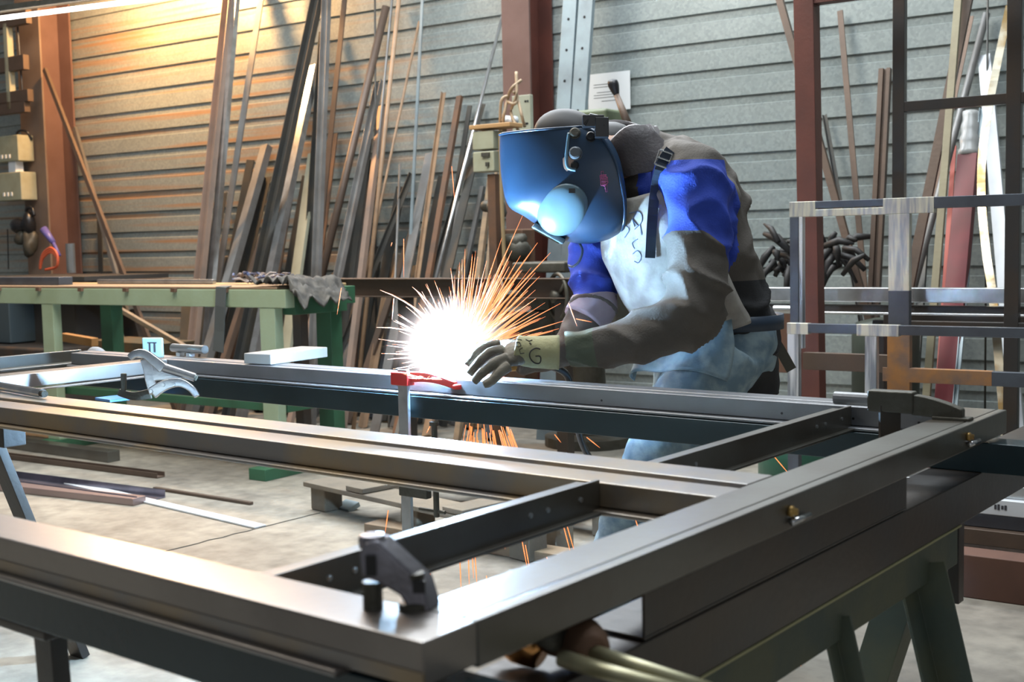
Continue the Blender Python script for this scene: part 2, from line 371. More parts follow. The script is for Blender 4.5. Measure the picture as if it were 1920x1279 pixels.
# boards and stock lying on the bench
def stock(name, a0, a1, n, w, h, z, m, label, cat, grp=None):
    bm = NB(); add_box(bm, bp((a0+a1)/2, n, z+h/2), a1-a0, w, h, WD, WN, UP); return tag(obj(name, bm, m, bevel=.003), label, cat, grp)
tandk = mat('tan_plank', (.30,.19,.11), .6, 0, (.22,.145,.09), 6, (.4,.65), .1, 40, stretch=(.3,2,2))
stock('plank', -3.2, .02, .05, .13, .012, BZ+.001, tandk, 'tan board along the front edge of the green bench', 'plank')
stock('plank', -3.2, -.1, .20, .13, .012, BZ+.001, tandk, 'tan board in the middle of the green bench top', 'plank')
stock('plank', -3.2, .05, .36, .14, .014, BZ+.001, mat('ochre_plank', (.45,.30,.13), .6, 0, (.33,.2,.1), 6, (.4,.6), .1), 'ochre board along the back of the green bench top', 'plank')
stock('galvanised_pipe', -1.7, -.75, .30, .03, .022, BZ+.0155, galv, 'slim silver profile lying on the green bench', 'profile')
stock('steel_profile', -3.0, -1.75, .12, .09, .045, BZ+.0135, bluest, 'blue-grey steel profile lying on the left end of the green bench', 'profile')
bm = NB()
for k in range(8):
    a = -2.9+ k*.37; add_box(bm, bp(a,-.026,BZ-.004), .03,.02,.02, WD,WN,UP)
sub('bracket', bm, rust, bench, 'small clips along the front edge')
# rack beam parallel to the wall, on two posts
RN = 1.35
rk = thing('stock_rack', 'long brown steel rack beam running behind the sparks at bench height', 'rack', wpt(-4.6,RN,0))
q0 = atw(560, 522, RN); q1 = atw(1090, 536, RN)
zr = q0.z
bm = NB()
a0_, a1_ = WD.dot(q0)-.3, WD.dot(q1)
for (h0,h1,d0_,d1_) in ((-.006,0,-.05,.05),(-.09,-.006,-.005,.005),(-.096,-.09,-.05,.05)):
    add_box(bm, wpt((a0_+a1_)/2, RN-(d0_+d1_)/2, zr+(h0+h1)/2), a1_-a0_, d1_-d0_, h1-h0, WD, WN, UP)
sub('beam', bm, brownst, rk, bevel=.002)
for a in (a0_+.3, (a0_+a1_)/2, a1_-.1):
    bm = NB(); add_box(bm, wpt(a, RN, (zr-.1)/2), .06,.06, zr-.1, WD,WN,UP); sub('post', bm, darkst, rk, bevel=.002)
# right-hand rack: silver tube and dark beams
rk2 = thing('stock_rack', 'horizontal stock rack behind the worker at the right with bright silver tube on top', 'rack', wpt(-2.3,.9,0))
def hbeam(px0, py0, px1, hgt, off, m, nm, dep=.06, label=None, par=rk2):
    q = atw(px0, py0, off); q2 = atw(px1, py0, off); a, b = WD.dot(q), WD.dot(q2); bm = NB()
    add_box(bm, wpt((a+b)/2, off, q.z-hgt/2), b-a, dep, hgt, WD, WN, UP); return sub(nm, bm, m, par, label, bevel=.004)
hbeam(1300, 538, 2200, .062, .95, galv, 'tube', label='bright silver square tube')
hbeam(1300, 568, 2200, .035, .93, darkst, 'beam'); hbeam(1300, 580, 2200, .012, .98, galv, 'edge_strip')
hbeam(1660, 588, 2200, .05, .99, darkst, 'beam')
for px in (1240, 1650, 2100):
    q = atw(px, 600, .93); bm=NB(); add_box(bm, V((q.x,q.y,q.z/2)), .05,.05,q.z, WD,WN,UP); sub('post', bm, darkst, rk2)
bm=NB(); q=atw(1452,580,1.05); add_path(bm,[q, q+WD*.09],.018,14); tag(obj('pipe', bm, galv, smooth=False), 'short silver pipe end sticking out beside the welded frames', 'pipe')
# ------------------------------------------------------------------ columns
def column(px, w, d, m, m2, label, off=.0):
    q = atw(px, 300, d); a = WD.dot(q)
    c = thing('steel_column', label, 'column', wpt(a+w/2, d/2, 0))
    bm=NB(); add_box(bm, wpt(a+w/2, d-.008, 2.4), w,.016,4.8, WD,WN,UP); sub('front_flange', bm, m, c, bevel=.002)
    bm=NB(); add_box(bm, wpt(a+w/2, .02, 2.4), w,.016,4.8, WD,WN,UP); sub('rear_flange', bm, m2, c)
    bm=NB(); add_box(bm, wpt(a+w/2, d/2, 2.4), .012,d-.06,4.8, WD,WN,UP); sub('web', bm, m2, c)
    return a
column(946, .19, .26, oxided, oxide, 'brown-red painted steel column behind the helmet')
column(42, .30, .30, orangec, oxided, 'tan and brown steel column at the left edge')
bm=NB(); q=atw(92,0,.02); q2=atw(116,480,.02); add_path(bm,[wpt(WD.dot(q)+.03,.03,0),wpt(WD.dot(q)+.03,.03,4.4)],.016,10); tag(obj('conduit_pipe',bm,palev,smooth=True),'thin pale conduit running up the wall beside the left column','pipe')
# two light grey perforated channels right of the column
for i,(xt,xb,lab) in enumerate(((1068,1040,'light grey perforated channel standing next to the brown-red column'),(1098,1068,'light grey perforated channel, right one of the pair near the paper'))):
    pa, pb = atw(xb+14, 230, .42), atw(xt, 0, .34); d=(pb-pa).normalized(); p0 = pa-d*(pa.z/d.z); p1 = pb+d*1.2
    w=.088; bm=NB(); add_prism(bm,p0,p1,[(-w/2,0),(w/2,0),(w/2,.03),(w/2-.004,.03),(w/2-.004,.004),(-w/2+.004,.004),(-w/2+.004,.03),(-w/2,.03)],up=WN)
    o=thing('perforated_channel',lab,'channel',p0); c=sub('profile',bm,bluegrey,o,bevel=.001)
    s,u=basis_from(d,WN); bm=NB(); L=(p1-p0).length; k=.1
    while k<L-.05: add_lathe(bm,p0+d*k-u*.0,-u,[(0,.008),(.0015,.008)],8); k+=.17
    sub('hole',bm,blackm,o)
# ------------------------------------------------------------------ leaning bars
def leaning(px0,py0,px1,py1,wpx,kind,m,df,label,name='steel_bar',grp='stock leaning on the back wall',cat='bar',full=None,zt=None,toff=.03):
    # the bar's foot stands df before the wall, its top rests on the siding
    w = wpx/F_PX*depth(atw((px0+px1)/2,(py0+py1)/2,df*.5))
    top = atw(px1,py1,toff+w/2)
    z_t = zt if zt else (3.2 if py1<=0 else top.z)
    sl = (df-toff-w/2)/z_t
    def hit(px,py):
        v=ray(px,py)      # plane: n = DW-df + sl*z
        nrm = WN - UP*sl; d=DW-df
        return EYE+v*((d-nrm.dot(EYE))/nrm.dot(v))
    A,B = hit(px0,py0),hit(px1,py1); d=(B-A).normalized()
    p0 = A - d*(A.z/d.z-.012); p1 = B
    if py1<=0: p1 = B + d*max(0,(z_t-B.z)/d.z)
    bm=NB(); t=.0035
    if kind=='round': add_path(bm,[p0,p1],w/2,14)
    elif kind=='tube': add_tubeprof(bm,p0,p1,w,w*.8,t,up=WN)
    elif kind=='flat': add_prism(bm,p0,p1,[(-w/2,-.004),(w/2,-.004),(w/2,.004),(-w/2,.004)],up=WN)
    elif kind=='board': add_prism(bm,p0,p1,[(-w/2,-.012),(w/2,-.012),(w/2,.012),(-w/2,.012)],up=WN)
    elif kind=='angle': add_prism(bm,p0,p1,[(-w/2,w*.3),(-w/2,w*.3-t),(w/2-t,w*.3-t),(w/2-t,-w*.5),(w/2,-w*.5),(w/2,w*.3)],up=WN)
    elif kind=='channel': add_prism(bm,p0,p1,[(-w/2,w*.3),(-w/2,-w*.3),(-w/2+t,-w*.3),(-w/2+t,w*.3-t),(w/2-t,w*.3-t),(w/2-t,-w*.3),(w/2,-w*.3),(w/2,w*.3)],up=WN)
    elif kind=='double': add_prism(bm,p0,p1,[(-w/2,w*.3),(-w/2,-w*.3),(-w*.2,-w*.3),(-w*.2,0),(w*.1,0),(w*.1,-w*.3),(w/2,-w*.3),(w/2,w*.3)],up=WN)
    o=obj(name,bm,m,smooth=(kind=='round')); return tag(o,label,cat,grp)
LB=[
 (375,517,427,0,20,'channel',tanb,.95,'tan channel bar, leftmost long bar leaning over the green bench'),
 (398,517,442,0,13,'tube',galv,.85,'shiny silver tube leaning just behind the tan channel bar'),
 (410,517,489,0,15,'flat',greyb,.70,'grey flat bar leaning third from the left of the long bars'),
 (385,560,418,360,16,'angle',dkb,.60,'short dark angle bar behind the leftmost tan channel'),
 (432,515,500,275,19,'tube',greyb,1.05,'grey square tube ending at mid height beside a dark long tube'),
 (457,515,500,330,17,'angle',dkb,.75,'charcoal angle bar between a grey square tube and a long dark one'),
 (484,515,594,0,22,'channel',dkb,.95,'wide charcoal channel bar reaching out of the top left of the picture'),
 (508,517,590,125,17,'tube',galv,1.15,'bright silver tube with a reddish middle, leaning right of the wide charcoal channel'),
 (520,515,572,200,14,'flat',brownst,.55,'brown flat bar hidden behind the bright silver tube'),
 (556,517,588,287,25,'board',palev,.85,'pale greenish board with its top end at mid height'),
 (593,517,612,0,17,'channel',greyb,1.0,'upright grey channel right of the pale greenish board'),
 (575,517,606,60,12,'angle',dkb,.5,'dark angle bar behind the upright grey channel'),
 (612,330,646,0,12,'flat',brownst,.55,'brown flat bar leaning beyond the upright grey channel'),
 (607,440,630,250,10,'flat',rust,.65,'orange rusty flat bar in the middle of the stock'),
 (603,517,628,400,13,'board',tanb,1.05,'pinkish tan board end right of the upright grey channel'),
 (636,380,724,12,15,'round',brownst,.60,'brown round pole leaning high to the right'),
 (633,519,711,152,16,'channel',greyb,1.1,'grey channel with cut top end leaning in front of the brown round pole'),
 (655,519,690,260,16,'angle',dkb,.6,'dark angle bar behind the cut grey channel'),
 (677,519,716,200,12,'tube',tanb,1.0,'slim pinkish tube right of the cut grey channel'),
 (693,519,748,0,8,'round',tandk,.9,'golden brown rod leaning straight up out of the picture'),
 (714,380,786,40,5,'round',tandk,.55,'thin golden rod leaning with its top end below the picture edge'),
 (772,400,792,0,6,'flat',bluegrey,.5,'thin pale blue strip standing nearly upright'),
 (760,519,806,287,22,'flat',greyb,.95,'broad grey flat bar with its end at mid height'),
 (700,506,773,325,10,'angle',dkb,.75,'charcoal angle leaning low between the golden rods'),
 (742,498,750,308,5,'round',greyb,.7,'thin grey rod standing upright near the golden rods'),
 (783,519,832,173,8,'angle',tandk,.8,'ochre angle bar right of the broad grey flat bar'),
 (804,519,862,181,12,'board',rust,.95,'rust brown board leaning left of the long pale rod'),
 (842,440,881,198,10,'flat',dkb,.5,'dark flat bar behind the long pale rod'),
 (846,400,905,194,10,'angle',dkb,.55,'dark angle bar crossing behind the long pale rod'),
 (818,519,942,30,7,'round',galv,1.15,'long pale rod leaning far to the right beside the column'),
 (840,506,889,295,20,'flat',dkb,.85,'broad charcoal plate bar right of the long pale rod'),
 (897,515,921,329,12,'board',wood,.95,'worn wooden lath below the cream switch box'),
 (862,515,895,405,6,'round',tandk,1.0,'short thin ochre rod left of the wooden lath'),
 (870,519,905,350,9,'tube',greyb,.6,'grey tube between the broad charcoal plate and the wooden lath'),
 (704,300,703,0,4,'round',dkb,.3,'thin dark upright rod at the top of the stock'),
 (718,180,735,0,5,'round',greyb,.4,'thin grey rod behind the golden brown rod'),
 (352,700,358,540,26,'angle',dkb,.9,'black angle bar end seen under the green bench'),
 (745,519,778,420,14,'board',brownst,.7,'short brown board end between the grey bars'),
 (912,519,938,240,7,'round',wood,.85,'thin wooden rod standing before the brown-red column'),
]
LB+=[(428,519,470,300,20,'flat',dkb,.45,'broad dark flat bar half hidden behind the grey tube at mid height'),(540,519,575,330,22,'flat',dkb,.4,'broad dark plate left of the pale greenish board'),(640,519,676,330,24,'flat',dkb,.42,'broad dark plate between the rusty and the cut grey bars'),(668,519,700,300,18,'flat',greyb,.35,'grey flat plate standing close to the siding in the middle'),(720,519,752,350,22,'flat',dkb,.38,'broad dark plate behind the charcoal angle bar'),(790,519,830,330,20,'flat',dkb,.36,'broad dark plate between the ochre angle and the rust brown board'),(470,519,520,360,14,'tube',brownst,1.1,'short brown tube leaning before the two charcoal bars'),(826,519,868,380,16,'tube',greyb,.7,'short grey tube leaning below the long pale rod')]
for a in LB: leaning(*a)
# left stray ones, leaning the other way
leaning(232,515,84,130,9,'board',brownst,.8,'long brown lath leaning to the left against the left column',toff=.31)
leaning(218,515,140,240,9,'board',greyb,.45,'pale lath leaning to the left behind the brown lath')
leaning(190,540,186,395,13,'flat',dkb,.3,'short black flat bar standing alone against the left wall')
# right-hand stock
RB=[
 (1610,530,1462,-1,13,'board',brownst,.55,'long brown bar leaning to the left behind the red post',3.6),
 (1584,430,1546,215,8,'angle',dkb,.35,'dark thin angle bar just right of the red post',None),
 (1618,507,1575,20,11,'flat',brownst,.45,'brown flat bar leaning left between red post and upright channel',None),
 (1640,536,1660,129,22,'double',brownst,.35,'brown double-flanged channel standing upright right of the red post',None),
 (1711,507,1815,-1,17,'board',brownst,.75,'wide brown bar leaning behind the yellowish board',3.2),
 (1754,536,1797,-1,13,'board',mat('yellowish_board',(.30,.27,.17),.6,0,(.24,.2,.13),6,(.4,.7),.1),.95,'yellowish wooden board leaning right of the dark grid frame post',3.2),
 (1793,169,1822,30,8,'flat',tanb,.35,'short pinkish flat bar end high on the right wall',None),
 (1787,262,1850,25,14,'round',greyb,.5,'grey round tube with open top end high on the right',None),
 (1850,300,1852,-1,4,'round',dkb,.2,'thin black rod behind the grey round tube',3.0),
 (1770,560,1789,274,9,'flat',mat('orange_red',(.40,.06,.03),.5),.9,'narrow orange-red strip beside the yellowish board',None),
 (1811,536,1841,203,9,'channel',bluegrey,1.05,'slim blue-silver channel right of the wrapped red post',None),
 (1886,560,1846,105,24,'board',whitem,.85,'bright white board leaning near the right edge',None),
 (1718,680,1735,430,14,'board',dkb,.55,'dark board end behind the welded frames on the right',None),
 (1905,700,1872,380,12,'flat',oxide,.6,'dark red flat bar behind the bright white board',None),
]
for a in RB: leaning(*a[:9], zt=a[9])
# short offcuts filling the rack low down; nothing in the photo tells them apart
off=[]
rnd=random.Random(3)
fm=[(dkb,'short charcoal steel offcut standing in the rack below the long bars'),(tandk,'short ochre offcut standing in the rack below the long bars'),(greyb,'short grey steel offcut standing in the rack below the long bars'),(rust,'short rust-coloured offcut standing in the rack below the long bars'),(bluest,'short blue-grey offcut standing in the rack below the long bars')]
x=372
i=0
while x<925:
    m,lab=fm[[0,2,3,0,1,4,0,3,2,0,1][i%11]]
    ytop=rnd.uniform(470,545) if x<900 else rnd.uniform(380,500); w=rnd.uniform(11,20)
    leaning(x,790,x+rnd.uniform(38,62)*(790-ytop)/270,ytop,w,rnd.choice(['board','flat','angle','tube']),m,rnd.uniform(.38,.62)+(.35 if i%3==0 else 0),lab,name='steel_offcut',grp='short offcuts in the rack: '+lab.split()[1])
    x+=w+rnd.uniform(1,9); i+=1
# bent bright strip
def ribbon(bm,pts,w,t,up):
    for a,b in zip(pts,pts[1:]):
        s,u=basis_from(b-a,up); 
    rings=[]
    for i,p in enumerate(pts):
        s,u=basis_from(pts[min(i+1,len(pts)-1)]-pts[max(i-1,0)],up)
        rings.append([p-s*w/2-u*t/2,p+s*w/2-u*t/2,p+s*w/2+u*t/2,p-s*w/2+u*t/2])
    loops_to(bm,rings)
pts=smooth_path([atw(1893,10,.12),atw(1868,130,.3),atw(1845,260,.5),atw(1840,360,.6),atw(1849,470,.72),atw(1862,560,.82),atw(1880,760,1.0)],6)
e=pts[-1]; pts.append(e+(e-pts[-2]).normalized()*(e.z/abs((e-pts[-2]).normalized().z)-.01))
bm=NB(); ribbon(bm,pts,.035,.004,WN); tag(obj('steel_strip',bm,mat('bright_strip',(.7,.64,.5),.25,.9,(.4,.27,.12),9,(.45,.6))),'bowed shiny strip curving down left of the bright white board','strip')
# red painted post wrapped in plastic
rp=thing('red_steel_post','dark red steel post with plastic-wrapped top leaning at the right','post',atw(1770,760,.85))
pa,pb=atw(1775,740,.75),atw(1816,292,.3); d=(pb-pa).normalized(); p0=pa-d*(pa.z/d.z-.02)
bm=NB(); add_tubeprof(bm,p0,pb,.088,.05,.004,up=WN); sub('post',bm,mat('wine_paint',(.20,.03,.035),.45,0,(.14,.03,.03),5),rp,bevel=.003)
pc=atw(1820,210,.22); bm=NB(); n=10
pp=[pb.lerp(pc,k/n) for k in range(n+1)]; add_path(bm,pp,[.045-.012*k/n+.004*math.sin(k*2.1) for k in range(n+1)],12,flat=.7); sub('plastic_wrap',bm,mat('plastic_film',(.45,.46,.45),.25),rp,smooth=True)
# ------------------------------------------------------------------ frames standing at the right
def frame_bar(par,name,a,b,w,d,m,label=None,up=WN,bev=.002):
    bm=NB(); s,u=basis_from(b-a,up); add_prism(bm,a,b,[(-w/2,-d/2),(w/2,-d/2),(w/2,d/2),(-w/2,d/2)],up=up); return sub(name,bm,m,par,label,bevel=bev)
DR=3.35  # distance (Y) of the red portal
def onplane(px,py,off): return atw(px,py,off)
rf=thing('portal_frame','tall red-oxide steel portal frame standing behind the welded frames','frame',atw(1530,760,1.35))
O=1.35
wR=.075
pb_=onplane(1526,800,O); pt_=onplane(1511,-40,O); d=(pt_-pb_).normalized(); p0=pb_-d*(pb_.z/d.z-.002); p1=onplane(1512,-5,O)+d*.1
bm=NB(); add_prism(bm,p0,p1,[(-wR*.55,-wR/2),(wR*.55,-wR/2),(wR*.55,wR/2),(-wR*.55,wR/2)],up=WN); sub('post',bm,oxide,rf,bevel=.002)
pz=onplane(1535,8,O); bm=NB(); add_box(bm, wpt(WD.dot(pz)+.7,O,pz.z+.035), 1.45,.06,.07,WD,WN,UP); sub('lintel',bm,oxide,rf,bevel=.002)
bm=NB(); add_box(bm, wpt(WD.dot(pz)+1.45,O,pz.z/2+.03), .07,.06,pz.z+.06,WD,WN,UP); sub('post',bm,oxide,rf,bevel=.002)
# dark grid frame
O=1.15
df_=thing('grid_frame','tall black steel grid frame standing by the leaning stock at the right edge','frame',atw(1800,760,O))
def gv(px0,px1,wpx,z0,z1,m,par,O,name='stile',label=None,dd=.04):
    a=atw(px0,400,O); w=wpx/F_PX*depth(a); bm=NB(); add_box(bm, V((a.x,a.y,(z0+z1)/2)), w,dd,z1-z0,WD,WN,UP); return sub(name,bm,m,par,label,bevel=.002)
zb=atw(1780,1000,O).z
gv(1686,0,22,.06,3.0,darkst,df_,O); gv(1900,0,26,.06,3.0,darkst,df_,O); gv(2110,0,26,.06,3.0,darkst,df_,O)
for py,nm in ((194,'muntin'),(612,'muntin'),(-160,'top_rail'),(985,'bottom_rail')):
    z=max(atw(1780,py,O).z,.08); a=WD.dot(atw(1676,300,O)); b=WD.dot(atw(2125,300,O)); bm=NB(); add_box(bm,wpt((a+b)/2,O,z),b-a,.036,.04,WD,WN,UP); sub(nm,bm,darkst,df_,bevel=.002)
# silver frames (bare sanded steel) standing just behind the gate
def silver(O,x0,y0,yb,stiles,hbars,label,name='welded_frame'):
    t=thing(name,label,'frame',atw(x0+200,y0+300,O))
    zt=atw(x0+100,y0,O).z
    a0=WD.dot(atw(x0,y0+60,O)); 
    w=.04
    bm=NB(); add_box(bm,wpt(a0+1.0,O,zt-w/2),2.0,.03,w,WD,WN,UP); tr=sub('top_rail',bm,bluest,t,bevel=.002)
    for L0,L1,mm in hbars: pass
    for px,ww,segs in stiles:
        a=WD.dot(atw(px,y0+60,O))+ww/2
        for k,(zz0,zz1,mm) in enumerate(segs):
            bm=NB(); add_box(bm,wpt(a,O,(zz0+zz1)/2),ww,.0302,zz1-zz0,WD,WN,UP); sub('stile',bm,mm,t,bevel=.002)
    return t,zt,a0,O
def zw(py,O,px=1600): return atw(px,py,O).z
# rear, taller one
O=1.75
zt=zw(379,O,1500)
sf=thing('welded_frame','taller of the two bare steel frames, with sanded shiny corners, standing at the right','frame',atw(1650,760,O))
aL=WD.dot(atw(1484,600,O)); aM=WD.dot(atw(1668,500,O)); aR=aL+2.2
def fb(par,nm,a0,a1,z0,z1,m,O,dd=.03,label=None):
    bm=NB(); add_box(bm,wpt((a0+a1)/2,O,(z0+z1)/2),a1-a0,dd,z1-z0,WD,WN,UP); return sub(nm,bm,m,par,label,bevel=.0015)
mw=.044
fb(sf,'top_rail',aM+.0,aR,zt-.04,zt,bluest,O)
fb(sf,'top_rail',aL,aM-.0005,zt-.026,zt,bluest,O,label='left length of the top rail'); fb(sf,'top_rail',aL+mw,aM-.0005,zt-.056,zt-.030,sandedg,O,label='gold-tinted sanded lower strip')
fb(sf,'corner',aL-.001,aL+.10,zt-.055,zt+.001,sandedg,O,.0315,'sanded corner'); fb(sf,'corner',aM-.02,aM+.16,zt-.055,zt+.001,sandedg,O,.0315,'sanded T-joint')
fb(sf,'stile',aL,aL+.034,.0,zt-.0555,bluest,O); fb(sf,'stile',aL+.036,aL+.05,zt-.55,zt-.0555,sanded,O,label='bright inner strip')
fb(sf,'stile',aM,aM+.075,.0,zt-.33,bluest,O,label='dull middle stile'); fb(sf,'stile',aM,aM+.075,zt-.33,zt-.0555,sandedg,O,label='sanded top of the middle stile')
z6=zw(692,O,1750); fb(sf,'mid_rail',aM+.075,aR,z6-.05,z6,bluest,O-.0); fb(sf,'mid_rail',aM-.02,aM+.36,z6-.05,z6+.001,orangest,O,.0315,'orange heat-tinted length of the middle rail'); fb(sf,'mid_rail',aL+.05,aM,z6-.02,z6+.045,brownst,O)
fb(sf,'stile',aM-.003,aM+.078,z6-.13,z6+.14,orangest,O,.0318,'orange heat-tinted joint')
# front, lower one
O=1.87
zt=zw(606,O,1500)
sf2=thing('welded_frame','lower bare steel frame with bright ground stiles, standing in front of the taller one','frame',atw(1650,760,O))
aL=WD.dot(atw(1479,640,O)); aM=WD.dot(atw(1624,640,O)); aR=aL+2.2
fb(sf2,'top_rail',aL,aR,zt-.034,zt,bluest,O)
fb(sf2,'corner',aL-.001,aL+.08,zt-.04,zt+.001,sandedg,O,.0315,'sanded corner'); fb(sf2,'corner',aM-.03,aM+.12,zt-.04,zt+.001,sandedg,O,.0315,'sanded T-joint')
for a in (aL,aM): fb(sf2,'stile',a,a+.042,zt-.33,zt-.0405,sanded,O,label='brightly ground upper stile'); fb(sf2,'stile',a,a+.042,.0,zt-.3305,bluest,O,label='dull lower stile')
z7=zw(760,O,1600); 
fb(sf2,'bottom_rail',aL,aR,.03,.07,bluest,O)
# ------------------------------------------------------------------ machine behind the worker
mc=thing('drill_press','old workshop machine with green motor, lever and handwheel behind the worker','machine',atw(1060,800,.9))
bm=NB(); q=atw(1105,800,.62); add_lathe(bm,V((q.x,q.y,.0)),UP,[(0,.24),(.05,.24),(.06,.1),(1.0,.07),(1.45,.07)],24); sub('column',bm,castm,mc,smooth=False)
bm=NB(); q=atw(1125,232,.8); add_box(bm,q,.19,.2,.13,WD,WN,UP); sub('motor',bm,mat('olive_green_paint',(.13,.16,.09),.5,0,(.09,.11,.06),8),mc,'olive green motor housing',bevel=.02,seg=3)
bm=NB(); q=atw(1185,262,.8); add_box(bm,q,.20,.2,.12,WD,WN,UP); sub('head',bm,castm,mc,bevel=.015)
bm=NB(); q=atw(1135,400,.75); add_box(bm,V((q.x,q.y,.95)),.22,.2,.75,WD,WN,UP); sub('body',bm,castm,mc,bevel=.02)
bm=NB(); a,b=atw(1182,245,.95),atw(1156,178,.95); add_path(bm,[a,b],[.022,.014],10); lv=sub('lever',bm,brownst,mc,smooth=True)
bm=NB(); add_path(bm,smooth_path([b,atw(1152,165,.95),atw(1149,155,.95),atw(1148,149,.95)],4),[.014,.016,.019,.022,.024,.026,.027,.027,.026,.025,.022,.016,.008],14); sub('knob',bm,blackm,lv,smooth=True)
hw=atw(1046,556,1.35); axw=(-WN*.75-WD*.5).normalized()
bm=NB(); add_ring(bm,hw,axw,.105,.010); 
for k in range(3):
    t=2*math.pi*k/3+.4; s_,u_=basis_from(axw); add_path(bm,[hw,hw+(s_*math.cos(t)+u_*math.sin(t))*.105],.009,8)
add_lathe(bm,hw-axw*.02,axw,[(0,.03),(.05,.03),(.055,.01)],14); sub('handwheel',bm,castm,mc,smooth=True)
hw2=atw(932,552,1.45); bm=NB(); add_ring(bm,hw2,axw,.085,.009); add_lathe(bm,hw2-axw*.02,axw,[(0,.03),(.05,.03)],12); add_path(bm,[hw2-WD*.085,hw2+WD*.085],.008,8); add_path(bm,[hw2-UP*.085,hw2+UP*.085],.008,8); add_path(bm,[hw2,hw2-axw*.25],.02,8); sub('handwheel',bm,castm,mc,'smaller handwheel half hidden by sparks',smooth=True)
bm=NB(); q=atw(1040,500,1.2); add_box(bm,q,.30,.3,.05,WD,WN,UP); q2=atw(1046,556,1.1); add_box(bm,q2+UP*.0,.14,.3,.12,WD,WN,UP); q3=atw(1000,620,1.1);add_box(bm,q3,.42,.3,.22,WD,WN,UP); sub('table',bm,castm,mc,bevel=.01)
# sign paper
bm=NB(); pc=atw(1142,172,.01); add_box(bm,pc,.275,.003,.215,WD,WN,UP); ps=tag(obj('paper_sheet',bm,paper),'white paper sheet pinned on the siding behind the black knobbed lever','paper')
bm=NB()
for zz,a,b in ((.045,-.10,.02),(.03,-.10,.06),(.0,-.08,.03),(-.015,-.10,.06),(-.03,-.1,.04),(-.05,-.05,.06)): add_box(bm,pc-WN*.0018+UP*zz+WD*(a+b)/2,b-a,.0006,.003,WD,WN,UP)
sub('printed_line',bm,ink,ps)
# junction plate, cream switch, hung clamps on wood post
bm=NB(); q=atw(980,212,.55); add_box(bm,q,.12,.03,.19,WD,WN,UP); jp=tag(obj('junction_plate',bm,palev,bevel=.003),'light grey plate with screws behind the hanging clamps','plate')
bm=NB()
for dx,dz in ((.03,.06),(.045,.06),(.03,-.06),(.04,-.06)): add_lathe(bm,q+WD*dx+UP*dz-WN*.015,-WN,[(0,.006),(.003,.006)],8)
sub('screw',bm,blackm,jp)
sp=thing('switch_post','cream double switch box on a brown post left of the helmet','switch',wpt(WD.dot(atw(925,300,.9)),.9,0))
q=atw(916,284,.9); bm=NB(); add_box(bm,q+UP*.055,.135,.10,.095,WD,WN,UP); bx=sub('switch_box',bm,boxc,sp,bevel=.006); bm=NB(); add_box(bm,q-UP*.055,.135,.10,.105,WD,WN,UP); sub('switch_box',bm,boxc,sp,bevel=.006)
bm=NB(); add_box(bm,q-WN*.055-UP*.02+WD*.02,.05,.012,.02,WD,WN,UP); add_box(bm,q-WN*.055-UP*.07+WD*.03,.02,.012,.02,WD,WN,UP); sub('toggle',bm,castm,sp)
bm=NB(); add_box(bm,V((q.x,q.y,(q.z-.12)/2))+WD*.03,.05,.05,q.z-.12,WD,WN,UP); sub('post',bm,rust,sp,bevel=.003)
bm=NB(); add_box(bm,q+UP*.125+WD*.05,.26,.12,.022,WD,WN,UP); sub('shelf',bm,mat('orange_shelf',(.42,.24,.10),.6),sp,bevel=.003)
hk=atw(962,170,.80)
cl=thing('hanging_clamps','tan wire hook and welding clamps hanging above the cream switch box','hook',hk)
wirem=mat('tan_wire',(.30,.22,.14),.6,.2)
bm=NB()
for pl in ([(968,135),(968,180),(958,210),(972,245)],[(978,150),(960,165),(952,185),(945,215),(942,250)],[(950,190),(965,195),(970,180),(962,172)],[(940,215),(948,245)],[(972,190),(978,215),(984,238)],[(955,180),(940,190),(938,250)]):
    add_path(bm,smooth_path([atw(x,y,.80+.03*(i%2)) for i,(x,y) in enumerate(pl)],5),.0085,8)
sub('hook',bm,wirem,cl,smooth=True)
bm=NB(); q=atw(957,226,.78); add_path(bm,[q-WD*.04,q+WD*.04],[.03,.02],12); sub('clamp_jaw',bm,whitem,cl,smooth=True)
bm=NB()
for pl in ([(938,250),(941,380),(946,498)],):
    add_path(bm,[atw(x,y,.95) for x,y in pl],.010,8)
tag(obj('hanging_cable',bm,mat('ochre_cable',(.28,.20,.10),.6)),'ochre cable hanging down left of the helmet to the sparks','cable')
bm=NB(); 
for (x,y,r) in ((930,392,.05),(915,388,.03)): add_blob(bm,atw(x,y,.85),r*1.3,r,r,seg=12,rings=8,lump=.5,ls=15)
tag(obj('welding_clamp',bm,castm,smooth=True),'dark tangled holder lump hanging on the post left of the helmet chin','clamp')
bm=NB()
for (x,y,r) in ((968,455,.055),(975,470,.06)): add_blob(bm,atw(x,y,.85),r*1.3,r,r,seg=12,rings=8,lump=.5,ls=15)
tag(obj('welding_clamp',bm,castm,smooth=True),'lower dark lump of clamps hanging before the rusty brown stand','clamp')
bm=NB(); q=atw(968,430,.8); add_box(bm,V((q.x,q.y,.75)),.16,.12,.80,WD,WN,UP); tag(obj('machine_stand',bm,rust,bevel=.01),'rusty brown stand between the switch post and the column','stand')
junk0=mat('dark_sheet',(.05,.045,.04),.7)
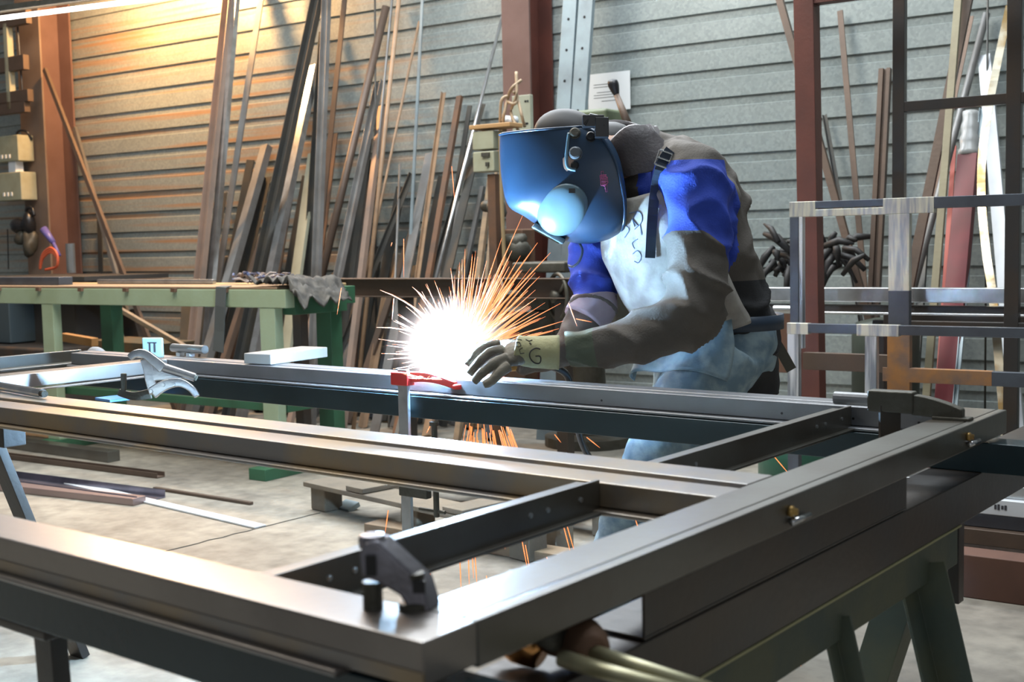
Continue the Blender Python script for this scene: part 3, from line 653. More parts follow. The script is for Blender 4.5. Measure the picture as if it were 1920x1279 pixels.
# ------------------------------------------------------------------ left wall details
bm=NB(); O=.36
for i,(x,y0,y1) in enumerate(((30,250,322),(32,323,375))):
    pass
eb=thing('fuse_box','pair of cream electric boxes one above the other on the left column','electric box',atw(30,340,.4))
for (x0,y0,x1,y1) in ((4,258,50,302),(6,326,56,375)):
    a,b=atw(x0,y0,.38),atw(x1,y1,.38); c=(a+b)/2; bm=NB(); add_box(bm,c,abs(WD.dot(b-a)),.14,abs(a.z-b.z),WD,WN,UP); bx=sub('box',bm,boxc,eb,bevel=.008)
    bm=NB(); 
    for k in range(3): add_box(bm,c-WN*.072+WD*(-.06+.05*k)-UP*(.06),.02,.006,.03,WD,WN,UP)
    sub('switch',bm,paper,bx)
a,b=atw(20,304,.4),atw(40,325,.4); bm=NB(); add_box(bm,(a+b)/2,.09,.07,abs(a.z-b.z),WD,WN,UP); sub('coupler',bm,whitem,eb)
bm=NB(); add_path(bm,smooth_path([atw(30,258,.38),atw(35,246,.38),atw(50,247,.36),atw(60,262,.33)],5),.010,8); sub('cable',bm,blackm,eb,smooth=True)
wb=thing('wall_bracket','grey and brown ladder-like bracket frame above the cream electric boxes','bracket',atw(20,120,.5))
for (x0,y0,x1,y1,mm) in ((0,32,55,44,brownst),(0,116,50,130,brownst),(0,180,58,190,brownst),(0,198,52,210,brownst),(10,45,26,205,palev)):
    a,b=atw(x0-(30 if x0==0 else 0),y0,.45),atw(x1,y1,.45); bm=NB(); add_box(bm,(a+b)/2,abs(WD.dot(b-a)),.05,abs(a.z-b.z),WD,WN,UP); sub('bar',bm,mm,wb,bevel=.003)
bm=NB(); add_path(bm,[atw(33,50,.42),atw(42,170,.42)],.008,8); sub('cable',bm,blackm,wb)
# black pulley / clamps lump on the left column, with cord and red hose
bt=thing('hanging_tools','black hand clamps and tools hanging on the left column','tools',atw(45,440,.4))
bm=NB(); add_blob(bm,atw(40,425,.4),.11,.06,.06,WD,WN,UP,lump=.5,ls=9,seg=14,rings=9); add_blob(bm,atw(54,420,.4),.05,.05,.10,WD,WN,UP,lump=.4,ls=12,seg=12,rings=8); add_path(bm,smooth_path([atw(50,410,.4),atw(50,392,.4),atw(60,390,.4),atw(64,405,.4)],4),.014,8); sub('clamp',bm,blackm,bt,smooth=True)
bm=NB(); add_blob(bm,atw(42,445,.4),.06,.05,.05,WD,WN,UP,lump=.6,ls=14,seg=14,rings=9); add_blob(bm,atw(56,455,.4),.06,.05,.10,WD,WN,UP,lump=.6,ls=14,seg=14,rings=9); sub('clamp',bm,castm,bt,smooth=True)
bm=NB(); add_path(bm,[atw(14,430,.4),atw(16,505,.4)],.005,6); sub('cord',bm,blackm,bt)
bm=NB(); add_path(bm,[atw(82,430,.7),atw(100,455,.7)],[.03,.02],10); add_path(bm,[atw(100,455,.7),atw(112,480,.7)],.012,8); tag(obj('screwdriver',bm,mat('purple_handle',(.12,.10,.30),.4),smooth=True),'purple handled tool leaning by the foot of the left column','tool')
bm=NB(); 
for s in range(3): add_path(bm,smooth_path([atw(75,505-3*s,.9),atw(80,485-4*s,.9),atw(95,473-4*s,.9),atw(107,483-3*s,.9),atw(106,500,.9),atw(85,506,.9)],6),.009,8)
tag(obj('coiled_hose',bm,mat('orange_hose',(.55,.10,.04),.4),smooth=True),'orange-red coiled hose behind the left end of the bench','hose')
bm=NB(); a=atw(134,512,1.0); add_path(bm,[a-UP*.0,a+UP*.2],.03,12); tag(obj('steel_pin',bm,greyb,smooth=False),'small upright grey pipe stub behind the bench at the left','pipe')
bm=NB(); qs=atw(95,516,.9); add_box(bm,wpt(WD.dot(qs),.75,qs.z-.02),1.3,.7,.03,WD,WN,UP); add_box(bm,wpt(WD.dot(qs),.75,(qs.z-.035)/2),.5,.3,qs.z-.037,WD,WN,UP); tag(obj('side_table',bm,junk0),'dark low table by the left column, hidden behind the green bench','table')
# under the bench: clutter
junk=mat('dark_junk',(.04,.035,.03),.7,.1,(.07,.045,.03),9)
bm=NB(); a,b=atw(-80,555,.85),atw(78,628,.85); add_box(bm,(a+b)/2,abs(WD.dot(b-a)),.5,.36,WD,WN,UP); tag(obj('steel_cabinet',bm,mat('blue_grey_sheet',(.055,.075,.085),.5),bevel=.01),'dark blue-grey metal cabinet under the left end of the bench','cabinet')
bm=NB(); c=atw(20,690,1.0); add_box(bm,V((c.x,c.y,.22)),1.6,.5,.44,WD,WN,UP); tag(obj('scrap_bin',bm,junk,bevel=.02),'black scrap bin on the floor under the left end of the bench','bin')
def lath(p,q,w,m,label,name='wooden_lath',cat='lath',h=None):
    bm=NB(); add_prism(bm,p,q,[(-w/2,-(h or w)/2),(w/2,-(h or w)/2),(w/2,(h or w)/2),(-w/2,(h or w)/2)]); return tag(obj(name,bm,m,bevel=.002),label,cat)
lath(atw(202,567,1.35),atw(345,650,1.45),.028,wood,'thin wooden lath lying aslant under the green bench')
lath(atw(120,632,1.5),atw(178,642,1.5),.05,mat('orange_wood',(.40,.20,.07),.7),'orange wooden strip under the bench between its left legs')
bm=NB(); pl=[atw(205,634,1.2),atw(330,642,1.2)]
s=(pl[1]-pl[0]); L=s.length; s.normalize(); pr=[(0,0),(L,0),(L*.9,-.16),(L*.18,-.16)]
ring0=[pl[0]+s*a+UP*b-WN*.15 for a,b in pr]; ring1=[pl[0]+s*a+UP*b+WN*.15 for a,b in pr]; loops_to(bm,[ring0,ring1]); tag(obj('tilted_tray',bm,mat('olive_tray',(.06,.055,.035),.6,0,(.12,.07,.03),8),bevel=.004),'dark olive tray with rusty rim under the bench','tray')
bm=NB(); a,b=atw(118,578,.6),atw(185,640,.6); d=(b-a).normalized(); s_,u_=basis_from(d,WN); wv=s_*.07
add_path(bm,[a+wv,b+wv],.008,6); add_path(bm,[a-wv,b-wv],.008,6)
for k in range(12): q=a.lerp(b,k/11); add_path(bm,[q+wv,q-wv],.009,6)
tag(obj('cable_ladder',bm,brownst),'small brown ladder-shaped tray hanging behind the left bench leg','rack')
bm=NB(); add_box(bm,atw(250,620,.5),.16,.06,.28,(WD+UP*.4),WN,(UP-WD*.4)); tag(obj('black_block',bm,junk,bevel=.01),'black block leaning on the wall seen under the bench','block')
# things on the bench: scrap tangle and dark cloth over the corner
bm=NB()
rr=random.Random(5)
c=bp(-.35,.25,BZ+.035)
for k in range(26):
    a=c+WD*rr.uniform(-.18,.18)+WN*rr.uniform(-.08,.1)+UP*rr.uniform(-.015,.02); b=a+WD*rr.uniform(-.09,.09)+WN*rr.uniform(-.05,.05)+UP*rr.uniform(0,.02)
    add_path(bm,[a,(a+b)/2+UP*.012,b],rr.uniform(.003,.009),6)
tag(obj('metal_scraps',bm,mat('scrap_mix',(.30,.25,.22),.5,.4,(.06,.08,.16),25,(.45,.55))),'small tangle of metal scraps on the bench top','scraps',kind='stuff')
bm=NB(); nx,ny=26,16
W_=.42;rows=[]
for i in range(nx+1):
    row=[]
    for j in range(ny+1):
        a=-.16+W_*i/nx; n=-.02+.36*j/ny; z=BZ+.016
        over=max(0,a-.085); 
        aa=min(a,.09+.02*noise.noise(V((j*.3,2,3))))
        z-=over*(.55+.35*noise.noise(V((j*.35,1,0)))); aa+=over*.45
        q=bp(aa,n,z+.06*abs(noise.noise(V((a*16,n*12,0))))+.04*abs(noise.noise(V((a*34,n*26,4)))))
        row.append(bm.verts.new(q))
    rows.append(row)
for i in range(nx):
    for j in range(ny): bm.faces.new((rows[i][j],rows[i+1][j],rows[i+1][j+1],rows[i][j+1]))
o=obj('dark_cloth',bm,mat('grey_rag',(.045,.042,.038),.9,0,(.10,.09,.075),24),smooth=True); tag(o,'crumpled dark grey cloth draped over the right corner of the green bench','cloth')
m_=o.modifiers.new('t','SOLIDIFY'); m_.thickness=.006
bm=NB(); ribbon(bm,[bp(-.33,.0,BZ+.016),bp(-.33,-.035,BZ+.012),bp(-.335,-.04,BZ-.08),bp(-.36,-.03,BZ-.20),bp(-.375,-.03,BZ-.30)],.07,.004,WN); tag(obj('hanging_strap',bm,mat('grey_strap',(.08,.085,.08),.8)),'grey cloth strip hanging over the front rail of the green bench','strap')
# ------------------------------------------------------------------ floor objects
def flo(px0,py0,px1,py1,w,h,kind,m,label,name='steel_profile',cat='profile',z=0):
    a,b=atz(px0,py0,z),atz(px1,py1,z); bm=NB(); up=UP
    a=a+UP*.001;b=b+UP*.001
    if kind=='box': add_prism(bm,a+UP*h/2,b+UP*h/2,[(-w/2,-h/2),(w/2,-h/2),(w/2,h/2),(-w/2,h/2)])
    elif kind=='chan': add_prism(bm,a,b,[(-w/2,0),(w/2,0),(w/2,h),(w/2-.004,h),(w/2-.004,.004),(-w/2+.004,.004),(-w/2+.004,h),(-w/2,h)])
    elif kind=='flat': add_prism(bm,a,b,[(-w/2,0),(w/2,0),(w/2,.004),(-w/2,.004)])
    return tag(obj(name,bm,m,bevel=.002),label,cat)
flo(-200,808,214,866,.075,.055,'box',olive,'olive-grey box section on the floor, farthest from the camera at the left')
flo(-200,832,302,896,.05,.025,'chan',brownst,'long brown channel on the floor in front of the olive box section')
flo(-300,862,284,940,.16,.035,'chan',mat('mauve_steel',(.22,.21,.26),.3,.8,(.12,.12,.15),6),'wide blue-grey channel lying open on the floor at the left')
flo(-260,888,262,946,.075,.03,'box',mat('pinkish_steel',(.34,.27,.27),.35,.7),'pinkish bright profile lying against the wide blue-grey channel')
flo(120,905,488,990,.055,.008,'box',whitem,'white flat strip on the floor running to the right')
flo(290,918,472,947,.02,.012,'box',brownst,'thin brown rod on the floor beyond the white strip','steel_rod','rod')
flo(30,975,62,985,.05,.002,'flat',mat('yellow_tape',(.55,.42,.14),.7),'yellow scrap on the floor by the dark trestle leg','yellow_scrap','scrap')
# pallet
pal=thing('wooden_pallet','worn wooden pallet on the floor behind the red clamp bar','pallet',atz(800,960,0))
pA,pB=atz(600,952,0),atz(1010,1052,0); du=(pB-pA).normalized(); dv=V((-du.y,du.x,0)); L=(pB-pA).length
palw=mat('pallet_wood',(.20,.165,.12),.8,0,(.13,.11,.085),6,(.35,.65),.2,50)
for k in range(3):
    q=pA+dv*(.42*k); 
    for s in (0,.5,1):
        bm=NB(); add_box(bm,q+du*(.05+(L-.1)*s)+UP*.05,.10,.09,.098,du,dv,UP); sub('block',bm,palw,pal,bevel=.006)
    bm=NB(); add_box(bm,q+du*L/2+UP*.112,L,.13 if k else .16,.02,du,dv,UP); sub('board',bm,palw,pal,bevel=.003)
for k in range(5):
    bm=NB(); add_box(bm,pA+dv*.42+du*(.06+(L-.12)*k/4)+UP*.134,.11,1.0,.02,du,dv,UP)
    if k in (1,3): sub('deck_board',bm,palw,pal,bevel=.003)
    else: bm.free()
bm=NB(); q=atz(652,955,0); add_box(bm,q+UP*.012,.09,.06,.02,du,(dv+UP*.4),(UP-dv*.4)); tag(obj('paper_scrap',bm,bluegrey),'pale scrap lying at the pallet opening','scrap')
lath(atz(700,995,0)+UP*.02,atz(1180,1075,0)+UP*.02,.10,wood,'weathered plank on the floor below the gate opening','plank','plank',h=.035)
bm=NB(); q=atz(1043,1028,0); add_box(bm,q+UP*.075,.09,.09,.15,du,dv,UP); tag(obj('wooden_block',bm,palw,bevel=.006),'dark squared wooden block standing beside the worker leg','block')
# right: steel bundle low rack and brown timber
tb=atz(1925,1128,0); tA=atz(1700,1105,0)
bm=NB(); q0=wpt(WD.dot(tA)-.1,0,0); n_=DW-WN.dot(tA); add_box(bm,wpt(WD.dot(tA)+.9,n_-.05,.065),2.2,.10,.13,WD,WN,UP); tag(obj('timber_beam',bm,mat('redwood_timber',(.11,.05,.032),.7,0,(.08,.036,.024),6),bevel=.004),'reddish brown timber on the floor at the right edge','timber')
zz=.004; n2=n_-.42
for k,(h,m,lab) in enumerate(((.05,greyb,'grey steel section at the bottom of the low stack on the right'),(.035,galv,'silver section in the low stack, second from the bottom'),(.05,brownst,'brown section in the middle of the low stack'),(.045,bluest,'blue-grey section in the low stack above the brown one'),(.05,whitem,'pale printed section in the low stack at the right'),(.04,galv,'bright silver section on top of the low stack'))):
    for zz_ in (0,):
        bm=NB(); add_box(bm,wpt(WD.dot(tA)+1.0,n2-.02*(k%2),zz+h/2),2.4,.30-.02*k,h,WD,WN,UP); o=tag(obj('steel_section',bm,m,bevel=.003),lab,'section','low stack of steel sections on the right')
    if k==4: stackz=zz; so=o; sn=n2+.1105
    zz+=h+.001
bm=NB()
for i,x in enumerate((1800,1805,1811,1817,1824,1831,1846,1866,1872,1879,1885)):
    q=atw(x,988,sn); add_box(bm,wpt(WD.dot(q),sn,stackz+.027),.007,.001,.012+.003*(i%3),WD,WN,UP)
printed=(bm,so)
# printed numbers on the pale section
def text3(s,size,p,X,Z,m,par,name='lettering',depth_=.0006):
    cu=bpy.data.curves.new(name,'FONT'); cu.body=s; cu.size=size; cu.extrude=depth_; cu.align_x='CENTER'; cu.align_y='CENTER'
    o=bpy.data.objects.new(name,cu); COL.objects.link(o)
    dg=bpy.context.evaluated_depsgraph_get(); me=bpy.data.meshes.new_from_object(o.evaluated_get(dg)); bpy.data.objects.remove(o)
    X=X.normalized(); Z=Z.normalized(); Nn=X.cross(Z)
    M=Matrix((( X.x,Z.x,Nn.x,p.x),(X.y,Z.y,Nn.y,p.y),(X.z,Z.z,Nn.z,p.z),(0,0,0,1)))
    me.transform(M); me.materials.clear(); ob=link(name,me,m); ob.parent=par; ob.matrix_parent_inverse=parent_inv(par); return ob
sub('printed_mark',printed[0],ink,printed[1],'row of small black printed marks')
# tall cylinders/bins at the back right low
bm=NB(); q=atw(1660,700,.6); add_lathe(bm,V((q.x,q.y,0)),UP,[(0,.15),(.62,.15),(.68,.13),(.7,.05)],20); tag(obj('gas_cylinder',bm,mat('olive_cyl',(.055,.065,.05),.5),smooth=True),'dark olive cylinder behind the welded frames','cylinder')
bm=NB(); q=atw(1490,900,1.35); add_lathe(bm,V((q.x,q.y,0)),UP,[(0,.15),(.27,.15),(.33,.12),(.36,.04)],24); tag(obj('gas_cylinder',bm,mat('green_cyl',(.03,.13,.085),.4),smooth=True),'green cylinder low behind the gate, right of the worker legs','cylinder')
bm=NB()
r5=random.Random(9)
for cx,cy in ((1470,475),(1562,480)):
    for k in range(26):
        a=atw(cx+r5.uniform(-22,22),cy+r5.uniform(-25,40),.5+r5.uniform(0,.2)); b=a+WD*r5.uniform(-.14,.14)+UP*r5.uniform(-.16,.10)+WN*r5.uniform(-.05,.05)
        add_path(bm,[a,(a+b)/2+UP*.02,b],[r5.uniform(.008,.016),r5.uniform(.014,.024),r5.uniform(.005,.012)],8)
tag(obj('tool_heap',bm,mat('black_tools',(.02,.018,.017),.6),smooth=True),'dark heap of tools on the rack behind the red post','tools')
bm=NB(); q=atw(1420,640,.45); add_box(bm,q,.42,.05,.30,WD,WN,UP); tag(obj('orange_board',bm,mat('orange_board',(.13,.065,.04),.6,0,(.13,.065,.04),5),bevel=.004),'brown-orange board low on the wall behind the worker','board')
# ------------------------------------------------------------------ clamps on the gate
def bar_clamp(name,label,jaw,base,m,barm,armdir,armlen,down,arm_h=.035,foot=True,screw=True,sz=1.,cat='clamp'):
    pass
# red clamp
yb=Y1-.105
rc=thing('bar_clamp','red-jawed bar clamp gripping the far rail just left of the glove','clamp',atz(757,745,ZF))
pj=aty(757,722,2.36)
bar_top=V((pj.x,pj.y,ZF+.012))
bm=NB(); add_box(bm,V((pj.x,pj.y,(ZF+.02+.28)/2)),.034,.011,ZF+.02-.28,V((1,0,0)),V((0,1,0))); sub('bar',bm,galv,rc,bevel=.001)
bm=NB(); c=V((pj.x,pj.y,ZF+.0))
X_=V((1,0,0)); 
hx=aty(726,724,2.36).x-pj.x
add_box(bm,V((pj.x-.004,2.36,ZF-.004)),.062,.03,.036); sub('head',bm,red,rc,bevel=.004)
e1=aty(858,742,2.40); pts=smooth_path([V((pj.x+.025,2.365,ZF+.004)),V((pj.x+.07,2.372,ZF+.006)),V((pj.x+.11,2.385,ZF-.002)),V((e1.x,2.40,ZF-.016))],5)
bm=NB(); rings=[]
for i,p in enumerate(pts):
    t=i/(len(pts)-1); h=.018-.006*t; rings.append([p+V((0,-.009,-h)),p+V((0,.009,-h)),p+V((0,.009,h*.6)),p+V((0,-.009,h*.6))])
loops_to(bm,rings); add_lathe(bm,pts[-1]+UP*-.012,UP,[(0,.014),(.012,.014),(.014,.01)],12); sub('jaw_arm',bm,red,rc,bevel=.003)
bm=NB(); add_box(bm,V((pj.x+.045,2.375,ZF-.0)),.0,.0,.0) if False else None
sl=aty(860,930,2.36); zs=aty(850,932,2.36).z
bm=NB(); add_box(bm,V((pj.x+.03,2.36,zs+.0)),.10,.022,.03); sub('slider',bm,castm,rc,bevel=.003)
bm=NB(); sx=pj.x+.105; add_path(bm,[V((sx,2.36,zs-.06)),V((sx,2.36,ZF-.115))],.008,10); add_lathe(bm,V((sx,2.36,ZF-.122)),UP,[(0,.013),(.01,.013)],12); add_path(bm,[V((sx-.06,2.36,zs-.045)),V((sx+.03,2.36,zs-.045))],.005,8); sub('screw',bm,castm,rc)
# dark clamp at the right
dc=thing('bar_clamp','dark cast clamp standing over the right far corner of the gate','clamp',atz(1660,775,ZF))
pj=atz(1668,798,ZF-.02)
c=V((pj.x-.0,pj.y,0)); ydc=c.y
bm=NB(); add_box(bm,V((c.x,ydc,ZF-.10)),.04,.012,.24,RT*1.0,fwd.cross(UP).cross(UP)); 
obj_=sub('bar',bm,darkst,dc,bevel=.001)
ax=(atz(1805,758,ZF+.02)-atz(1668,750,ZF+.02)); ax.z=0; axn=ax.normalized(); ay=V((-axn.y,axn.x,0))
hd=V((c.x,c.y,ZF+.028)); bm=NB(); add_box(bm,hd+axn*.005,.09,.03,.042,axn,ay,UP); sub('head',bm,castm,dc,bevel=.004)
La=ax.length*.98; bm=NB(); rings=[]
for i in range(9):
    t=i/8; p=hd+axn*(.045+(La-.045)*t)+UP*(-.004-.016*t*t); h=.020-.003*t
    rings.append([p+ay*-.012-UP*h,p+ay*.012-UP*h,p+ay*.012+UP*(h-.004*t),p+ay*-.012+UP*(h-.004*t)])
loops_to(bm,rings); add_box(bm,hd+axn*(La-.02)-UP*.028,.07,.03,.012,axn,ay,UP); sub('jaw_arm',bm,castm,dc,bevel=.003)
bm=NB(); add_path(bm,[hd-axn*.11+UP*.0,hd-axn*.04],.013,14); sub('handle',bm,greysteel,dc,smooth=False)
# small foreground clamp
sc_=thing('g_clamp','small grey clamp standing on the near right corner of the gate','clamp',atz(770,1150,ZF))
A=atz(778,1140,ZF); B=A+ (atz(700,1090,ZF)-A)
up1=.075
Dk=depth(A); foot=V((A.x,A.y,ZF+.0))
def GP(x,y,d=0): return P(x,y,Dk+d)
def plate(bm,poly,th,d0=0.,dirv=None):
    dv=(dirv or fh); loops_to(bm,[[GP(x,y,d0) for x,y in poly],[GP(x,y,d0)+dv*th for x,y in poly]])
bm=NB(); add_lathe(bm,foot,UP,[(0,.016),(.006,.016),(.008,.010),(.035,.010)],18); sub('foot',bm,castm,sc_,smooth=False)
bm=NB(); plate(bm,[(672,1036),(684,1018),(706,1014),(722,1030),(790,1092),(806,1148),(778,1152),(762,1140),(748,1118),(704,1092),(676,1082)],.030,-.012,(fh+rh*.35).normalized()); sub('body',bm,clampm,sc_,bevel=.003)
bm=NB(); add_box(bm,GP(696,1060,-.014),.010,.006,.020,RT,fh,UP); sub('slot',bm,blackm,sc_); bm=NB(); add_box(bm,GP(786,1100,-.012),.012,.006,.012,RT,fh,UP); sub('slot',bm,blackm,sc_)
bm=NB(); q=GP(698,1090,.0); add_path(bm,[q,q-UP*.035],.010,12); sub('jaw',bm,castm,sc_)
bm=NB(); q=GP(698,1018,.004); add_lathe(bm,q,UP,[(-.004,.013),(.004,.014),(.008,.012),(.010,.005)],12); sub('knob',bm,clampm,sc_,smooth=False)
# locking pliers on the left crossbar
lp=thing('locking_pliers','chrome locking C-clamp pliers gripping the pale crossbar at the left','pliers',atz(310,720,ZF-.03))
D0=depth(atz(300,700,ZF))-.02
def LP(x,y,dd=0): return P(x,y,D0+dd)
def strip(bm,pl,w,th,dd=0):
    pts=smooth_path([LP(x,y,dd) for x,y in pl],5); n=len(pts); rings=[]
    for i,p in enumerate(pts):
        ww=w if not isinstance(w,(list,tuple)) else w[0]+(w[1]-w[0])*i/(n-1)
        dvec=(pts[min(i+1,n-1)]-pts[max(i-1,0)]).normalized(); nn=dvec.cross(fwd).normalized()
        rings.append([p-nn*ww/2-fwd*th/2,p+nn*ww/2-fwd*th/2,p+nn*ww/2+fwd*th/2,p-nn*ww/2+fwd*th/2])
    loops_to(bm,rings)
bm=NB(); strip(bm,[(243,671),(255,663),(272,664),(290,677),(308,692)],[.018,.03],.018); sub('upper_jaw',bm,chrome,lp,bevel=.003)
bm=NB(); strip(bm,[(272,672),(278,690),(282,712),(290,738)],[.028,.03],.012); strip(bm,[(285,700),(310,702),(340,712)],[.05,.02],.012); sub('body',bm,chrome,lp,bevel=.003)
bm=NB(); add_path(bm,[LP(308,690),LP(366,708)],[.014,.012],14); sub('adjusting_handle',bm,chrome,lp,smooth=False)
bm=NB(); add_path(bm,[LP(364,707),LP(369,709)],.009,10); sub('screw',bm,castm,lp)
bm=NB(); strip(bm,[(285,738),(300,727),(320,719),(340,718),(358,728),(370,744)],[.035,.016],.014,-.01); sub('lever_handle',bm,chrome,lp,bevel=.003)
bm=NB(); strip(bm,[(284,738),(262,742),(245,742),(222,735)],[.03,.02],.012,.02); strip(bm,[(232,700),(232,735)],[.016,.014],.012,.02); sub('lower_jaw',bm,castm,lp,bevel=.003)
bm=NB()
for x,y in ((306,722),(325,721),(283,734)): add_lathe(bm,LP(x,y,-.018),-fwd,[(0,.006),(.003,.005)],10)
sub('rivet',bm,chrome,lp)
# second pair at the far left edge: handle only
q=atz(40,735,ZF+.004)
sp2=thing('locking_pliers','bright tube handle of a second clamp lying on the middle rail at the left edge','pliers',q)
bm=NB(); add_path(bm,[atz(-60,705,ZF+.014),atz(0,724,ZF+.014),atz(80,738,ZF+.013)],[.011,.011,.011],14); h=sub('handle',bm,chrome,sp2,smooth=False)
bm=NB(); add_path(bm,[atz(76,737,ZF+.013),atz(84,739,ZF+.013)],.008,12); sub('screw',bm,castm,sp2)
bm=NB(); add_box(bm,atz(-70,700,ZF+.0)+V((0,0,.008)),.06,.05,.03); sub('jaw',bm,castm,sp2,bevel=.003)
# blue plastic sheet below
bm=NB(); a=P(178,730,3.95); b=P(205,747,3.9); c=P(268,738,3.95); d=P(230,726,4.05); 
add_prism(bm,(a+b)/2+V((0,0,-.02)),(c+d)/2+V((0,0,-.02)),[(-.05,-.004),(.05,-.004),(.05,.004),(-.05,.004)]); tag(obj('blue_plate',bm,mat('blue_plate',(.10,.28,.60),.4)),'small blue metal plate seen below the locking pliers','plate')
# grey lump (rag) on the far rail, magnet block, cylinder, plank end
bm=NB(); q=atz(180,674,ZF-.045); add_blob(bm,q+UP*.018,.045,.028,.026,WD,WN,UP,lump=.35,ls=18); tag(obj('grey_rag',bm,mat('rag_grey',(.25,.25,.26),.8),smooth=True),'small grey rag in the far left corner of the gate','rag')
q=atz(283,672,ZF); bm=NB(); add_box(bm,q+UP*.034+V((0,.01,0)),.065,.02,.065,RT,fwd,UP); mb=tag(obj('magnet_square',bm,mat('pale_cyan_paint',(.42,.58,.58),.4),bevel=.004),'pale cyan square magnet block standing on the far rail behind the pliers','magnet')
bm=NB(); 
for dx in (-.008,.008): add_box(bm,q+UP*.034+V((0,.01,0))-fwd*.0105+RT*dx,.006,.001,.03,RT,fwd,UP)
add_box(bm,q+UP*.05+V((0,.01,0))-fwd*.0105,.03,.001,.004,RT,fwd,UP)
sub('marking',bm,ink,mb)
q=atz(345,668,ZF+.0); q2=atz(385,671,ZF+.0); dd=(q2-q).normalized(); cy=thing('steel_roller','short steel cylinder lying across the far rail behind the pliers','cylinder',q)
bm=NB(); add_path(bm,[q+UP*.026-dd*.06,q2+UP*.026],.014,18); sub('roller',bm,galv,cy,smooth=False); bm=NB()
for k in (-.02,.035): add_box(bm,q+dd*k+UP*.006,.02,.02,.012); 
sub('bracket',bm,whitem,cy,bevel=.002)
a=atz(452,687,ZF); a.y=2.41; b=a+V((-.03,.26,0))
bm=NB(); add_prism(bm,a+UP*.0165,b+UP*.0165,[(-.055,-.016),(.055,-.016),(.055,.016),(-.055,.016)]); tag(obj('plank',bm,mat('pale_plank',(.27,.24,.21),.6),bevel=.003),'short pale plank lying out over the far rail near the green bench leg','plank')
# screw clamp and tongs at the bottom
hcp=thing('welding_tongs','pair of pale handled tongs lying on the beam at the bottom of the picture','tongs',atz(1080,1235,ZF-.11))
zb_=ZF-.108
def B_(x,y,z=zb_+.03): return atz(x,y,z)
palem=mat('pale_brass',(.42,.40,.26),.4,.5,(.30,.26,.14),14)
bm=NB(); add_path(bm,[B_(1055,1235),B_(1130,1258),B_(1290,1300)],[.011,.010,.009],12,flat=.8); sub('handle',bm,palem,hcp,smooth=True)
bm=NB(); add_path(bm,[B_(1100,1218),B_(1180,1245),B_(1330,1295)],[.008,.008,.008],12); sub('handle',bm,palem,hcp,smooth=True)
bm=NB(); add_path(bm,smooth_path([B_(1030,1205),B_(1060,1195),B_(1095,1205),B_(1110,1225)],4),[.014,.017,.02,.022,.024,.026,.026,.027,.026,.025,.023,.02,.016],14); sub('joint',bm,rust,hcp,'rusty pivot',smooth=True)
ck=thing('screw_clamp','blurred screw clamp with warm glint under the near corner of the gate','clamp',atz(990,1215,zb_))
p1=B_(945,1183,zb_+.035); p2=B_(1015,1222,zb_+.02)
bm=NB(); add_path(bm,[p1,(p1+p2)/2,p2],[.022,.026,.02],16); sub('barrel',bm,mat('warm_glint_metal',(.75,.38,.14),.18,1.),ck,'barrel with a warm glint in its colour',smooth=True)  # reflection of warm light put into the barrel's base colour
bm=NB(); add_path(bm,[B_(975,1172,zb_+.045),B_(1045,1200,zb_+.04)],[.015,.018],12,flat=.7); sub('body',bm,castm,ck,smooth=True)
bm=NB(); add_lathe(bm,p1-RT*.015,(p2-p1),[(0,.008),(.01,.011),(.018,.011)],10); sub('nut',bm,brass,ck)
# bolt knob on trestle
q=V((-.757,2.30,ZF-.1885)); hb=thing('hanging_clamp','dark clamp bar hanging under the beam at the far end of the trestle','clamp',q-UP*.17)
bm=NB(); add_box(bm,q-UP*.08,.022,.03,.158); sub('bar',bm,darkst,hb,bevel=.002)
bm=NB(); add_blob(bm,q-UP*.155-rh*.022,.010,.010,.010); add_path(bm,[q-UP*.155-rh*.02,q-UP*.155+rh*.01],.005,8); sub('screw',bm,clampm,hb,smooth=True)
ARC=atz(866,702,ZF)+UP*.035; ARC.y=2.475; ARC.x=atz(866,700,ZF).x
# ------------------------------------------------------------------ the worker
def unit(v): return v.normalized()
FACE = (rh*-.72 - fh*.69).normalized()      # where the chest points
LAT = (rh*.69 - fh*.72).normalized()        # towards the worker's own left arm
def ell(bm, secs, n=28, caps=True):
    """tube of elliptical sections: (centre, half width along LAT, half depth)"""
    rings=[]
    for i,(c,a,b) in enumerate(secs):
        p=secs[max(i-1,0)][0]; q=secs[min(i+1,len(secs)-1)][0]; ax=(q-p).normalized()
        lat=(LAT-ax*LAT.dot(ax)).normalized(); f=ax.cross(lat).normalized()
        if f.dot(FACE)<0: f=-f
        rings.append([c+lat*a*math.cos(t)+f*b*math.sin(t) for t in [2*math.pi*k/n for k in range(n)]])
    loops_to(bm,rings,caps=caps); return rings
def tube(bm,pts,rs,n=18,k=5):
    m=len(pts); pp=smooth_path(pts,k); rr=[]
    for i in range(len(pp)):
        t=i/k; j=min(int(t),m-2); rr.append(rs[j]+(rs[j+1]-rs[j])*min(t-j,1) if i<len(pp)-1 else rs[-1])
    add_path(bm,pp,rr,n)
